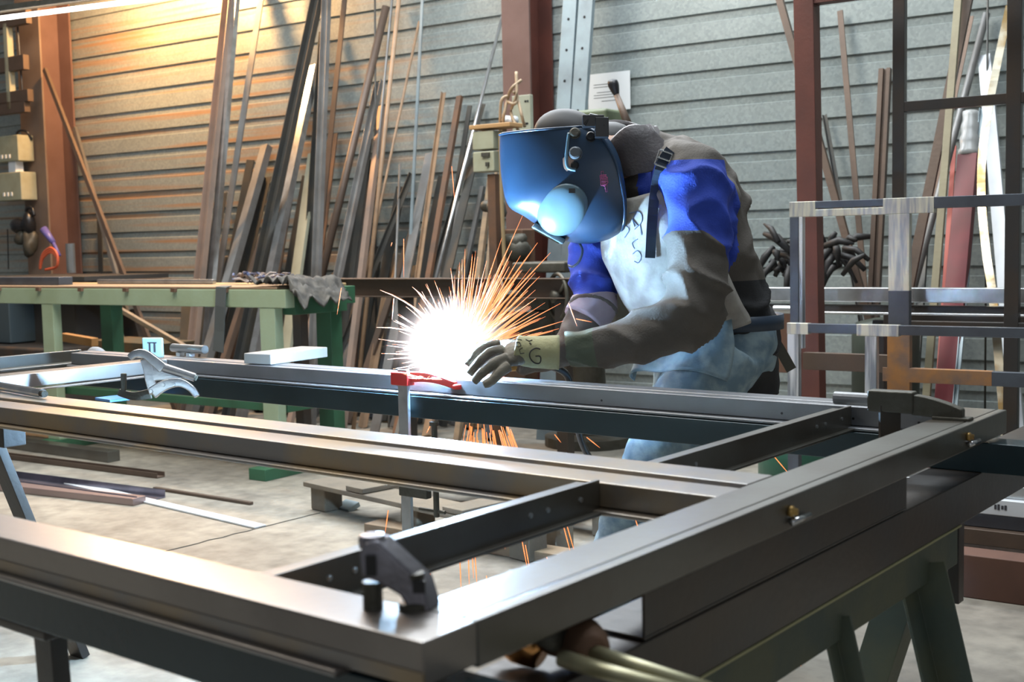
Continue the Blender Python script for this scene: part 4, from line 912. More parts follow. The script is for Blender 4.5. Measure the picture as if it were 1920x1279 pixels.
def bake(bm,name,voxel,smooth=4,disp=None):
    bmesh.ops.recalc_face_normals(bm,faces=bm.faces)
    me=bpy.data.meshes.new(name); bm.to_mesh(me); bm.free(); o=bpy.data.objects.new(name,me); COL.objects.link(o)
    r=o.modifiers.new('r','REMESH'); r.mode='VOXEL'; r.voxel_size=voxel; r.adaptivity=0
    s=o.modifiers.new('s','SMOOTH'); s.iterations=smooth; s.factor=.5
    dg=bpy.context.evaluated_depsgraph_get(); dg.update(); m2=bpy.data.meshes.new_from_object(o.evaluated_get(dg)); bpy.data.objects.remove(o); m2.name=name
    if disp:
        ns=[v.normal.copy() for v in m2.vertices]
        for v,nn in zip(m2.vertices,ns): v.co+=nn*disp(v.co)
    m2.materials.clear(); return m2
def seg_t(p,a,b):
    d=b-a; return (p-a).dot(d)/d.dot(d)
def near_chain(p,ch):
    best=(9,0); 
    for i,(a,b) in enumerate(zip(ch,ch[1:])):
        t=max(0,min(1,seg_t(p,a,b))); q=a.lerp(b,t); dd=(p-q).length
        if dd<best[0]: best=(dd,i+t)
    return best
LS,LU,LE,LF,LW = P(1298,335,3.16),P(1308,450,3.14),P(1292,585,3.10),P(1175,640,3.10),P(1062,658,3.13)
RS,RU,RE,RF,RW = P(1150,375,3.46),P(1112,470,3.47),P(1112,575,3.42),P(1060,655,3.37),P(965,672,3.33)
TOR=[(P(1345,650,3.44),.17,.14),(P(1325,570,3.43),.185,.145),(P(1295,500,3.39),.19,.155),(P(1268,430,3.35),.20,.16),(P(1250,370,3.31),.205,.15),(P(1235,325,3.29),.17,.125),(P(1215,295,3.27),.105,.09),(P(1195,275,3.26),.075,.075)]
person=thing('person','stooping worker in dark welding mask, blue and grey jacket and leather apron welding the gate','person',V((P(1340,640,3.44).x,P(1340,640,3.44).y,0)))
HC_=P(1085,320,3.26)
HIPL,HIPR=P(1352,660,3.36),P(1312,655,3.52)
KL,KR=P(1235,850,3.28),P(1262,862,3.55)
AL,AR=P(1125,1035,3.42),P(1235,1010,3.68)
AL.z=.10; AR.z=.10
# body, one continuous surface
bm=NB()
ell(bm,[(c,a*.82,b*.82) for c,a,b in TOR])
tube(bm,[P(1215,295,3.27),P(1165,290,3.26),P(1110,300,3.26)],[.062,.058,.07])
add_blob(bm,HC_,.085,.10,.115,LAT,FACE,UP)
for ch,rs in (((LS,LU,LE,LF,LW),(.055,.055,.046,.045,.03)),((RS,RU,RE,RF,RW),(.055,.05,.042,.04,.03))): tube(bm,list(ch),list(rs))
for h,k_,a_ in ((HIPL,KL,AL),(HIPR,KR,AR)): tube(bm,[h,h.lerp(k_,.5),k_,k_.lerp(a_,.35),a_],[.095,.085,.062,.06,.042])
skin=mat('skin',(.45,.28,.2),.5)
me=bake(bm,'body',.014,4); link('body',me,skin,person,True).matrix_parent_inverse=parent_inv(person)
# jeans
denim=mat('faded_denim',(.14,.22,.28),.8,0,(.27,.36,.40),22,(.4,.62),.12,180)
bm=NB()
ell(bm,[(P(1345,600,3.44),.17,.135),(P(1345,640,3.45),.18,.15),(P(1340,690,3.44),.175,.14)])
for h,k_,a_ in ((HIPL,KL,AL),(HIPR,KR,AR)):
    e=a_+V((0,0,-.03)); tube(bm,[h,h.lerp(k_,.5),k_,k_.lerp(a_,.4),e],[.125,.11,.088,.083,.078])
def dj(p): return .008*noise.noise(V((p.x*9,p.y*9,p.z*16)))+.004*noise.noise(p*34)
me=bake(bm,'jeans',.012,5,dj); o=link('jeans',me,denim,person,True); o.matrix_parent_inverse=parent_inv(person)
# boots
boot=mat('boot_leather',(.03,.025,.02),.5)
for a_ in (AL,AR):
    f=(rh*-.8-fh*.6).normalized(); s=V((-f.y,f.x,0)); bm=NB()
    add_path(bm,[a_+V((0,0,.08)),a_+V((0,0,-.05))],[.055,.05],16)
    add_blob(bm,V((a_.x,a_.y,.045))+f*.07,.15,.052,.044,f,s,UP); add_box(bm,V((a_.x,a_.y,.012))+f*.06,.29,.10,.022,f,s,UP)
    me=bake(bm,'boot',.007,3); me.transform(Matrix.Translation((0,0,0))); o=link('boot',me,boot,person,True); o.matrix_parent_inverse=parent_inv(person)
# jacket
jg=mat('jacket_grey',(.12,.105,.09),.85,0,(.085,.075,.065),7,(.35,.65),.15,220)
jb=mat('jacket_blue',(.025,.06,.42),.8,0,(.02,.045,.33),7,(.35,.65),.12,220)
jd=mat('jacket_dark',(.035,.035,.04),.8,0,(.05,.048,.05),7,(.35,.65),.1,200)
jc=mat('jacket_cuff',(.12,.13,.10),.8,0,(.10,.15,.09),6,(.35,.65),.12,200)
bm=NB()
ell(bm,[(c,a,b) for c,a,b in TOR[1:8]]); tube(bm,[P(1215,295,3.27),P(1185,288,3.265)],[.08,.078])
ell(bm,[(P(1392,745,3.52),.13,.075),(P(1383,700,3.51),.145,.09),(P(1350,640,3.46),.18,.145),(P(1325,570,3.43),.188,.15)])
LJ=[LS,LU,LE,LF,LW]; RJ=[RS,RU,RE,RF,RW]
tube(bm,LJ,[.092,.088,.084,.066,.05]); tube(bm,RJ,[.088,.072,.062,.055,.048])
tube(bm,[P(1262,325,3.24),LS,P(1306,390,3.15)],[.09,.096,.09]); tube(bm,[P(1215,335,3.34),RS],[.09,.088])
tube(bm,[P(1225,290,3.28),P(1300,315,3.30),P(1370,400,3.36)],[.05,.07,.07])
def fold(v,k=1.): return 1-min(1,abs(noise.noise(v))*3.2)**.8
def dl(p):
    d1,t1=near_chain(p,LJ); d2,t2=near_chain(p,RJ)
    w=0
    if d1<.13 or d2<.11:
        t=t1 if d1<.13 else t2
        amp=.010+.011*math.exp(-((t-2)**2)/.3)+.005*math.exp(-((t-.6)**2)/.3)
        w=amp*fold(V((p.x*6+p.z*9,p.y*7+p.z*4,p.z*5-p.x*5)))
    else: w=.016*fold(V((p.x*5+p.z*6,p.y*5,p.z*8)))
    return w-.008+.003*noise.noise(p*26)
me=bake(bm,'jacket',.0085,7,dl)
for nm_ in ('blue','dark','cuffm'): me.attributes.new(nm_,'FLOAT','POINT')
vb,vd,vc=[],[],[]
for v in me.vertices:
    c=v.co; d1,t1=near_chain(c,LJ); d2,t2=near_chain(c,RJ)
    fx=(c-LU).dot(FACE); b_=-1
    if d1<.15 and t1<2.4:
        lim=1.18-fx*3.2 if fx>-.02 else 1.25-(fx+.02)*6.5     # sleeve seam: higher in front, running down behind the elbow
        b_=min((lim-t1)*.1,(LS.z+.045-c.z), .10-fx, fx+.145)
    if d2<.13 and d2<d1: b_=max(b_,min((1.9-t2)*.1,.05))
    vb.append(b_)
    dk=-1
    if d1>.11 and d2>.11: dk=.965-c.z
    vd.append(dk); vc.append((t1-3.5)*.1 if d1<.12 else -1)
me.attributes['blue'].data.foreach_set('value',vb); me.attributes['dark'].data.foreach_set('value',vd); me.attributes['cuffm'].data.foreach_set('value',vc)
def cloth(nm,c,cb,cd,cc_):
    m=bpy.data.materials.new(nm); m.use_nodes=True; nt=m.node_tree; N=nt.nodes; L=nt.links; b=N['Principled BSDF']; b.inputs['Roughness'].default_value=.8
    tc=N.new('ShaderNodeTexCoord'); n=N.new('ShaderNodeTexNoise'); n.inputs['Scale'].default_value=7; n.inputs['Detail'].default_value=6; L.new(tc.outputs['Object'],n.inputs[0])
    def var(a): 
        r=N.new('ShaderNodeValToRGB'); r.color_ramp.elements[0].position=.35; r.color_ramp.elements[1].position=.68; r.color_ramp.elements[0].color=(*a,1); r.color_ramp.elements[1].color=(*[x*.72 for x in a],1); L.new(n.outputs['Fac'],r.inputs[0]); return r.outputs[0]
    cur=var(c)
    for at,colr in (('cuffm',cc_),('dark',cd),('blue',cb)):
        a=N.new('ShaderNodeAttribute'); a.attribute_name=at; g=N.new('ShaderNodeMath'); g.operation='GREATER_THAN'; g.inputs[1].default_value=0; L.new(a.outputs['Fac'],g.inputs[0])
        x=N.new('ShaderNodeMix'); x.data_type='RGBA'; L.new(g.outputs[0],x.inputs[0]); L.new(cur,x.inputs[6]); L.new(var(colr),x.inputs[7]); cur=x.outputs[2]
    L.new(cur,b.inputs['Base Color'])
    n2=N.new('ShaderNodeTexNoise'); n2.inputs['Scale'].default_value=200; L.new(tc.outputs['Object'],n2.inputs[0]); bp_=N.new('ShaderNodeBump'); bp_.inputs['Strength'].default_value=.15; bp_.inputs['Distance'].default_value=.01; L.new(n2.outputs['Fac'],bp_.inputs['Height']); L.new(bp_.outputs[0],b.inputs['Normal'])
    return m
me.materials.append(cloth('jacket_cloth',(.115,.10,.085),(.025,.065,.46),(.022,.022,.024),(.11,.13,.09)))
for p in me.polygons: p.use_smooth=True
jk=link('jacket',me,[],person,True); jk.matrix_parent_inverse=parent_inv(person)
bvj=BVHTree.FromPolygons([v.co for v in me.vertices],[list(p.vertices) for p in me.polygons])
# raised collar
bm=NB(); cc=[(P(1205,305,3.26),.112,.105),(P(1192,285,3.26),.105,.10),(P(1176,264,3.26),.095,.092),(P(1164,246,3.26),.094,.094)]
ax=(cc[-1][0]-cc[0][0]).normalized(); rings=[]
for j,(c,a,b) in enumerate(cc+cc[::-1]):
    inner=j>=len(cc); k_=.93 if inner else 1; rings.append([c+LAT*a*k_*math.cos(t)+LAT.cross(ax)*b*k_*math.sin(t)+ax*.022*math.sin(2*t+.6)*(1 if 1<=j<=6 else 0)+V((0,0,.012*noise.noise(V((t*2,j*.4,1))))) for t in [2*math.pi*q/36 for q in range(36)]])
loops_to(bm,rings,caps=False); 
col_=mat('collar_leather',(.06,.052,.055),.5,0,(.10,.085,.09),9,(.4,.7),.15,120)
o=sub('collar',bm,col_,jk,'dark standing collar',smooth=True)
# apron: bib on the chest, skirt over the thighs
leather=mat('grey_split_leather',(.40,.38,.34),.8,0,(.25,.23,.21),14,(.38,.66),.18,90)
def apron(secs,a0,a1,off,fl=None,n=26,th=.005):
    bm=NB(); outer=[]; rows=[]
    ctr=smooth_path([s[0] for s in secs],5); m=len(secs)
    for i,c in enumerate(ctr):
        t=min(i/5,m-1.0001); j=int(t); f_=t-j; a=secs[j][1]+(secs[j+1][1]-secs[j][1])*f_+off; b=secs[j][2]+(secs[j+1][2]-secs[j][2])*f_+off
        p=ctr[max(i-1,0)]; q=ctr[min(i+1,len(ctr)-1)]; ax=(q-p).normalized(); lat=(LAT-ax*LAT.dot(ax)).normalized(); f=ax.cross(lat).normalized()
        if f.dot(FACE)<0: f=-f
        lo=a0(i/(len(ctr)-1)); hi=a1(i/(len(ctr)-1)); row=[]
        for k in range(n+1):
            th_=math.radians(lo+(hi-lo)*k/n); w=fl(i/(len(ctr)-1),k/n) if fl else 0
            pt=c+lat*a*math.cos(th_)+f*b*math.sin(th_); nn=(lat*math.cos(th_)+f*math.sin(th_))
            row.append(bm.verts.new(pt+nn*(w+.006*noise.noise(V((i*.25,k*.3,a*9))))))
        rows.append(row)
    for A,B in zip(rows,rows[1:]):
        for k in range(n): bm.faces.new((A[k],A[k+1],B[k+1],B[k]))
    return bm
secs=[(P(1232,335,3.29),.17,.13),(P(1248,380,3.31),.20,.15),(P(1266,430,3.345),.20,.16),(P(1290,500,3.385),.19,.16),(P(1318,570,3.42),.185,.15),(P(1330,610,3.43),.18,.15)]
bm=apron(secs,lambda t:18+14*(1-t),lambda t:162-30*(1-t),.014,lambda i,k:.035*math.sin(math.pi*min(1,i*1.1))*math.sin(math.pi*k)**.6)
ap=sub('apron',bm,leather,person,'grey leather apron over the chest',smooth=True); m_=ap.modifiers.new('t','SOLIDIFY'); m_.thickness=.005
secs2=[(P(1330,600,3.43),.185,.16),(P(1335,650,3.43),.19,.175),(P(1330,700,3.42),.19,.18),(P(1318,745,3.40),.185,.18)]
bm=apron(secs2,lambda t:38,lambda t:150,.012,lambda i,k:.02*i*math.sin(k*9))
a2=sub('apron_skirt',bm,denim,person,'worn pale blue cloth over the thigh',smooth=True); m_=a2.modifiers.new('t','SOLIDIFY'); m_.thickness=.004
bva=None
def snap(p,off=.004):
    best=None
    q,nn,idx,dd=bvj.find_nearest(p)
    return q+nn*off
# shoulder strap with buckle
ste=mat('strap_blue_black',(.02,.035,.06),.45)
def surf_first(x,y,D=2.6):
    v=ray(x,y); o_=EYE+v*D; hits=[]
    h=bvj.ray_cast(o_,v.normalized()); 
    if h[0] is not None: hits.append((h[3],h[0],h[1]))
    h=bvap.ray_cast(o_,v.normalized())
    if h[0] is not None: hits.append((h[3],h[0],h[1]))
    return min(hits,key=lambda e:e[0]) if hits else None
bvap=BVHTree.FromPolygons([v.co for v in ap.data.vertices],[list(p.vertices) for p in ap.data.polygons])
pts=[]
for x,y in ((1256,282),(1243,300),(1236,320),(1229,350),(1224,390),(1221,430),(1219,470),(1218,484)):
    h=surf_first(x,y); 
    if h: pts.append(h[1]-fwd*.009)
bm=NB(); ribbon(bm,smooth_path(pts,3),.026,.004,-fwd); st=sub('apron_strap',bm,ste,person,'dark blue strap down from the shoulder')
bm=NB(); h=pts[1]; d=(pts[2]-pts[1]).normalized(); s_=d.cross(fwd).normalized()
for e in (-1,1): add_path(bm,[h-fwd*.004+s_*.017*e-d*.02,h-fwd*.004+s_*.017*e+d*.02],.0025,8)
for e in (-1,0,1): add_path(bm,[h-fwd*.005+s_*.017+d*.02*e,h-fwd*.005-s_*.017+d*.02*e],.0025,8)
sub('buckle',bm,chrome,st)
bm=NB(); hp=[P(1415,585,3.52),P(1440,620,3.50),P(1462,655,3.50),P(1484,694,3.50)]; ribbon(bm,smooth_path(hp,4),.03,.005,-fwd); sub('hanging_strap',bm,mat('leather_strap',(.05,.045,.03),.6),person,'dark leather strap end hanging at the back')
bm=NB(); rg=[]
c0=(P(1342,615,3.44)); 
for zz in (0,1):
    rg.append([c0+UP*(.0+.04*zz)+LAT*.196*math.cos(t)+FACE*.168*math.sin(t) for t in [2*math.pi*k/40 for k in range(40)]])
loops_to(bm,rg,caps=False); bl=sub('belt',bm,ste,person,smooth=True); m_=bl.modifiers.new('t','SOLIDIFY'); m_.thickness=.006
# pen marks on the bib, and a small ring-shaped cord at the chest
def stroke(bm,pl,r,bvs,off=.001):
    pts=[]
    for x,y in pl:
        v=ray(x,y); best=None
        for b in bvs:
            h=b.ray_cast(EYE+v*2.4,v.normalized())
            if h[0] is not None and (best is None or h[3]<best[3]): best=h
        if best: 
            nn=best[1] if best[1].dot(v)<0 else -best[1]
            pts.append(best[0]+nn*off)
    if len(pts)>1: add_path(bm,pts,r,5)
bm=NB()
for pl in ([(1168,420),(1180,430),(1172,445)],[(1180,400),(1200,398),(1204,415),(1190,430)],[(1186,410),(1190,425)],[(1196,448),(1186,455),(1190,466)],[(1200,420),(1204,440)],[(1187,476),(1196,470),(1203,480),(1198,492),(1190,490)],[(1195,395),(1188,412),(1198,424)]): stroke(bm,smooth_path([V((x,y,0)) for x,y in pl],4) and [(q.x,q.y) for q in smooth_path([V((x,y,0)) for x,y in pl],4)],.0011,[bvap,bvj],.0012)
if bm.verts: sub('pen_marks',bm,mat('pen_ink',(.10,.16,.30),.6),ap)
else: bm.free()
bm=NB(); add_path(bm,smooth_path([P(1086,455,3.3),P(1092,470,3.27),P(1086,490,3.27),P(1074,500,3.28),P(1066,498,3.3)],5),.0035,8); sub('cord',bm,ste,person)
# second sleeve's pale cuff
bm=NB(); tube(bm,[RE.lerp(RU,.12),RE,RE.lerp(RF,.35)],[.068,.067,.062]); sub('sleeve_lining',bm,mat('pale_lining',(.35,.30,.36),.7,0,(.25,.22,.27),10),jk,'pale lining at the far sleeve',smooth=True)
# ---- welding helmet
HD=3.29; hw_=.118
SD=(-fh).normalized()
def cp(pl,n): 
    pts=smooth_path([V((x,y,0)) for x,y in pl],8); m=len(pts)-1; out=[]
    for i in range(n+1):
        t=i/n*m; j=min(int(t),m-1); out.append(pts[j].lerp(pts[j+1],t-j))
    return out
NT,NA=44,48
Fc=cp([(937,253),(937,290),(941,340),(953,386),(985,407),(1020,431),(1062,452),(1098,457),(1132,452),(1160,440)],NT)
Sc_=cp([(1098,238),(1118,244),(1138,258),(1152,278),(1162,302),(1169,335),(1174,370),(1174,400),(1169,425),(1162,441)],NT)
rows=[]; bm=NB()
def shell_pt(i,th,k=0.):
    f=P(Fc[i].x,Fc[i].y,HD); t=i/NT; w=hw_*(.90+.22*math.sin(math.pi*min(1,t*1.05)))*(1-.55*max(0,(t-.80)/.2)**1.5); w-=k
    s=P(Sc_[i].x,Sc_[i].y,HD-w*.9); c=s-SD*w*.9
    f=f+(c-f).normalized()*k
    ca=abs(math.cos(th))**.95; sa=math.sin(th)
    return c+(f-c)*ca+SD*w*sa
rows=[[bm.verts.new(shell_pt(i,math.radians(-90+180*k/NA))) for k in range(NA+1)] for i in range(NT+1)]
for A,B in zip(rows,rows[1:]):
    for k in range(NA): bm.faces.new((A[k],A[k+1],B[k+1],B[k]))
helm=mat('mask_blue_black',(.016,.042,.085),.34,0,(.02,.048,.095),9,(.4,.7),.02,120,coat=.2)
hm=sub('welding_mask',bm,helm,person,'dark blue welding mask shell',smooth=True)
m_=hm.modifiers.new('t','SOLIDIFY'); m_.thickness=.004; m_.offset=-1
bvh=BVHTree.FromPolygons([v.co for v in hm.data.vertices],[list(p.vertices) for p in hm.data.polygons])
def onmask(x,y,off=0):
    v=ray(x,y); h=bvh.ray_cast(EYE+v*2.5,v.normalized())
    if h[0] is None: return P(x,y,HD-.1),-fwd
    n_=h[1] if h[1].dot(v)<0 else -h[1]
    return h[0]+n_*off,n_
# rolled rim along the back and forehead edges
bm=NB(); rim=[shell_pt(i,math.radians(88)) for i in range(0,NT+1,2)]; add_path(bm,rim,.0045,8); add_path(bm,[shell_pt(0,math.radians(a)) for a in range(-88,89,8)],.0035,8); sub('rim',bm,helm,hm,smooth=True)
# bulged lens pod on the lower front, with the dark filter window set in its front
pod=mat('pod_grey_blue',(.10,.17,.21),.33,0,(.13,.2,.24),9,(.4,.7),.02,coat=.3)
pc,pn=onmask(1052,396,.0)
v_ax=(P(1080,350,HD)-P(1010,420,HD)).normalized(); Zp=(pn*.9+(-v_ax)*.0).normalized(); Xp=(v_ax-Zp*v_ax.dot(Zp)).normalized(); Yp=Zp.cross(Xp)
pc=pc-Zp*.012+P(1046,396,HD)*0
bm=NB(); add_blob(bm,pc,.080,.064,.024,Xp,Yp,Zp,seg=36,rings=18); sub('lens_pod',bm,pod,hm,'pale lens housing on the mask',smooth=True)
a=shell_pt(int(NT*.50),0); b=shell_pt(int(NT*.68),0); nrm=((a+b)/2-P(1110,330,HD)).normalized()
bm=NB(); add_box(bm,(a+b)/2+nrm*.006,(b-a).length,.10,.016,(b-a),SD,nrm); sub('lens_frame',bm,pod,hm,'lens frame',bevel=.004)
bm=NB(); add_box(bm,(a+b)/2+nrm*.0145,(b-a).length*.8,.085,.003,(b-a),SD,nrm); sub('filter_glass',bm,mat('filter_glass',(.02,.05,.03),.05,coat=1.),hm,'dark green filter glass')
q,n_=onmask(1076,357,.012); bm=NB(); add_box(bm,q+n_*.018,.016,.012,.004,RT,DN,n_); sub('pod_vent',bm,blackm,hm)
# side control: slot plate, knobs
pl=[(1067,250),(1064,275),(1062,300),(1066,315),(1080,319)]
bm=NB(); pts=[onmask(x,y,.002)[0] for x,y in pl]; add_path(bm,smooth_path(pts,5),.0045,8); sub('side_groove',bm,pod,hm,'pale raised edge of the side control',smooth=True)
for (x,y,r,h,mm,lb) in ((1078,250,.014,.010,castm,'round dial'),(1079,288,.0165,.016,mat('knob_grey',(.16,.18,.20),.3,.4),'grey adjusting knob'),(1108,257,.012,.014,blackm,None),(1078,310,.010,.006,blackm,None)):
    q,n_=onmask(x,y,-.002); bm=NB(); add_lathe(bm,q,n_,[(0,r*1.1),(.003,r*1.1),(.004,r),(h,r*.93),(h+.002,r*.7),(h+.002,r*.0)],24); sub('knob',bm,mm,hm,lb,smooth=False)
# pink emblem: barred shield
bm=NB()
def mq(x,y): return onmask(x,y,.0012)[0]
for poly in ([(1127,322),(1131,321),(1132,334),(1128,334)],[(1134,346),(1138,346),(1139,360),(1136,360)]):
    add_path(bm,[mq(*p_) for p_ in poly]+[mq(*poly[0])],.0007,5)
for yy in range(329,350,3):
    hw2_=8 if yy<344 else 5
    add_path(bm,[mq(1126+.15*(yy-329),yy),mq(1126+hw2_+.15*(yy-329)+3,yy-1)],.0012,5)
add_path(bm,[mq(1125,329),mq(1127,348),mq(1134,349),mq(1140,342),mq(1139,333),mq(1133,328),mq(1125,329)],.0010,5)
sub('emblem',bm,mat('emblem_pink',(.55,.12,.30),.5),hm,'small pink barred emblem')
# head band / cap over the crown
cap=mat('black_cap',(.012,.011,.012),.6,0,(.02,.019,.02),12)
cq=P(1066,256,3.27); bm=NB()
rg=[]; U2=(P(1060,200,3.24)-P(1072,262,3.24)).normalized()
for i in range(1,9):
    ph=math.radians(94*i/8); rg.append([cq+(rh*.092*math.cos(t)+SD*.07*math.sin(t))*math.sin(ph)+U2*.076*math.cos(ph) for t in [2*math.pi*k/28 for k in range(28)]])
loops_to(bm,rg); sub('cap',bm,cap,person,'black cap over the crown',smooth=True)
bm=NB(); add_blob(bm,P(1143,276,3.30),.080,.08,.068,rh,fh,UP); sub('hood',bm,cap,person,'black hood behind the mask',smooth=True)
bm=NB(); add_box(bm,P(1112,228,3.14),.055,.03,.030,RT,fwd,UP); add_box(bm,P(1128,240,3.14),.035,.03,.05,RT,fwd,UP); add_path(bm,[P(1095,236,3.13),P(1108,216,3.13),P(1126,220,3.13),P(1133,238,3.13)],.006,8)
sub('headgear_pivot',bm,blackm,hm,bevel=.006)
# ---- gloves
gl=mat('glove_leather',(.17,.15,.115),.8,0,(.11,.097,.075),16,(.4,.65),.2,110)
gcuff=mat('glove_cuff_yellow',(.36,.34,.18),.8,0,(.24,.225,.12),16,(.4,.65),.2,110)
gp=thing('x','x','x',(0,0,0)); bpy.data.objects.remove(gp)
def glove(palm,fingers,cuffpts,cuffr,nm,label):
    bm=NB(); c0,c1,wv,tv=palm
    rings=[]
    for t,a,b in ((-.1,.028,.026),(.15,.034,.026),(.5,.044,.024),(.85,.048,.022),(1.0,.045,.017)):
        p=c0.lerp(c1,t); rings.append([p+wv*a*math.cos(q)+tv*b*math.sin(q) for q in [2*math.pi*k/20 for k in range(20)]])
    loops_to(bm,rings)
    for pts,rs in fingers: tube(bm,pts,rs,14,4)
    me=bake(bm,nm,.0028,4,lambda p:.0016*noise.noise(p*60)); me.materials.append(gl)
    for f in me.polygons: f.use_smooth=True
    o=link(nm,me,[],person,True); o.matrix_parent_inverse=parent_inv(person); o['label']=label
    bm=NB(); pts=smooth_path(cuffpts,5); n=len(pts); rs=[cuffr[0]+(cuffr[1]-cuffr[0])*i/(n-1)+.0015*noise.noise(V((i*.7,0,0))) for i in range(n)]
    add_path(bm,pts,rs,24,caps=True); c=sub('cuff',bm,gcuff,o,'yellowish canvas cuff',smooth=True)
    return o,c
Dg=3.15
wr=P(1005,658,3.13); kn=P(948,666,3.14)
ax=(kn-wr).normalized(); wv=(P(934,642,3.20)-P(957,692,3.07)).normalized(); wv=(wv-ax*wv.dot(ax)).normalized(); tv=ax.cross(wv).normalized()
fg=[([P(956,686,3.09),P(938,698,3.085),P(922,714,3.08),P(906,722,3.08)],[.0145,.0135,.012,.0105]),
    ([P(950,672,3.11),P(928,680,3.10),P(906,698,3.095),P(887,716,3.095)],[.0155,.0145,.0130,.0112]),
    ([P(944,657,3.14),P(920,662,3.13),P(898,680,3.12),P(880,702,3.12)],[.0155,.0145,.0130,.0112]),
    ([P(938,646,3.17),P(915,650,3.165),P(893,664,3.16),P(876,686,3.155)],[.0145,.0135,.0122,.011]),
    ([P(975,650,3.17),P(945,648,3.21),P(915,662,3.22),P(895,680,3.22)],[.018,.0165,.0145,.012])]
g1,c1=glove((wr,kn,wv,tv),fg,[P(968,656,3.135),P(1000,660,3.13),P(1048,661,3.13)],(.037,.045),'glove','tan leather work glove resting on the far rail')
wr2=P(1000,668,3.33); kn2=P(950,672,3.32); ax=(kn2-wr2).normalized(); wv=fh; wv=(wv-ax*wv.dot(ax)).normalized(); tv=ax.cross(wv).normalized()
fg2=[([kn2+wv*(.033-.022*i),kn2+wv*(.033-.022*i)+ax*.04+UP*.004,kn2+wv*(.033-.022*i)+ax*.055-UP*.02,kn2+wv*(.033-.022*i)+ax*.03-UP*.036],[.014,.0135,.0125,.0115]) for i in range(4)]+[([wr2.lerp(kn2,.4)+wv*.03,kn2+wv*.03+ax*.0-UP*.03,kn2+wv*.0+ax*.03-UP*.03],[.016,.014,.012])]
g2,c2_=glove((wr2,kn2,wv,tv),fg2,[P(1000,668,3.33),P(1030,664,3.34)],(.034,.04),'glove','far glove holding the torch')
# marks on the near cuff
bvc=BVHTree.FromPolygons([v.co for v in c1.data.vertices],[list(p.vertices) for p in c1.data.polygons])
bvg=BVHTree.FromPolygons([v.co for v in g1.data.vertices],[list(p.vertices) for p in g1.data.polygons])
mk=mat('glove_ink',(.04,.035,.03),.8)
bm=NB()
G=[(1013,655),(1005,653),(997,657),(993,664),(995,673),(1002,680),(1011,681),(1014,674),(1012,668),(1004,668)]
stroke(bm,[(q.x,q.y) for q in smooth_path([V((x,y,0)) for x,y in G],4)],.0018,[bvc,bvg],.0008)
stroke(bm,[(993,643),(996,646)],.0018,[bvc,bvg],.0008)
for pl in ([(968,642),(974,642),(977,648),(971,651),(968,642)],[(980,652),(974,656),(976,663),(983,662)],[(969,636),(978,638)],[(986,637),(992,640),(998,638)]):
    stroke(bm,pl,.0012,[bvc,bvg],.0008)
sub('printed_mark',bm,mk,c1,'black letter G and smaller marks printed on the cuff')
# torch held by the far hand
tch=thing('welding_torch','black welding torch held over the rail, mostly lost in the sparks','torch',ARC+UP*.02)
tp=ARC+UP*.018
bm=NB(); add_path(bm,smooth_path([tp+(RT*.012)-UP*.012,tp+RT*.04+UP*.0+fh*.03,kn2+ax*.04-UP*.02,wr2-UP*.02+ax*-.02],6),[.007]*6+[.010]*6+[.014]*7,12); sub('neck',bm,brass,tch,smooth=True)
bm=NB(); add_path(bm,smooth_path([wr2-UP*.02,P(1060,700,3.4),P(1075,760,3.45),P(1100,850,3.6),P(1180,960,3.9)],8),.010,10); sub('hose',bm,blackm,tch,smooth=True)
# ------------------------------------------------------------------ sparks
def spark_mat():
    m=bpy.data.materials.new('incandescent_spark'); m.use_nodes=True; nt=m.node_tree; N=nt.nodes; L=nt.links; b=N['Principled BSDF']
    at=N.new('ShaderNodeAttribute'); at.attribute_name='heat'
    r=N.new('ShaderNodeValToRGB'); e=r.color_ramp.elements; e[0].position=0; e[0].color=(1,.25,.07,1); e[1].position=1; e[1].color=(1,.93,.86,1)
    k=r.color_ramp.elements.new(.35); k.color=(1,.45,.17,1); k=r.color_ramp.elements.new(.7); k.color=(1,.70,.42,1)
    L.new(at.outputs['Fac'],r.inputs[0]); L.new(r.outputs[0],b.inputs['Emission Color'])
    mr=N.new('ShaderNodeMapRange'); mr.inputs[3].default_value=1.4; mr.inputs[4].default_value=8.0; L.new(at.outputs['Fac'],mr.inputs[0]); L.new(mr.outputs[0],b.inputs['Emission Strength'])
    b.inputs['Base Color'].default_value=(.1,.05,.03,1); return m
SM=spark_mat()
sr=random.Random(11)
def streaks(items,name):
    verts=[];faces=[];heat=[]
    for pts,r,h0,h1 in items:
        n=len(pts)
        for i,p in enumerate(pts):
            d=(pts[min(i+1,n-1)]-pts[max(i-1,0)]); s,u=basis_from(d,fwd)
            t=i/(n-1); rr=r*(1-.75*t) if i<n-1 else r*.12
            if i==0: rr=r*.5
            b0=len(verts)
            for k in range(4): a=math.pi/2*k; verts.append(p+(s*math.cos(a)+u*math.sin(a))*rr); heat.append(h0+(h1-h0)*t)
            if i:
                for k in range(4): j=(k+1)%4; faces.append((b0-4+k,b0-4+j,b0+j,b0+k))
    me=bpy.data.meshes.new(name); me.from_pydata([tuple(v) for v in verts],[],faces)
    at=me.attributes.new('heat','FLOAT','POINT'); at.data.foreach_set('value',heat); return me
def arcpath(p0,p1,sag,n=6):
    return [p0.lerp(p1,i/n)+UP*sag*(1-(2*i/n-1)**2) for i in range(n+1)]
items=[]
C0=ARC+UP*.03
Dc=depth(C0)
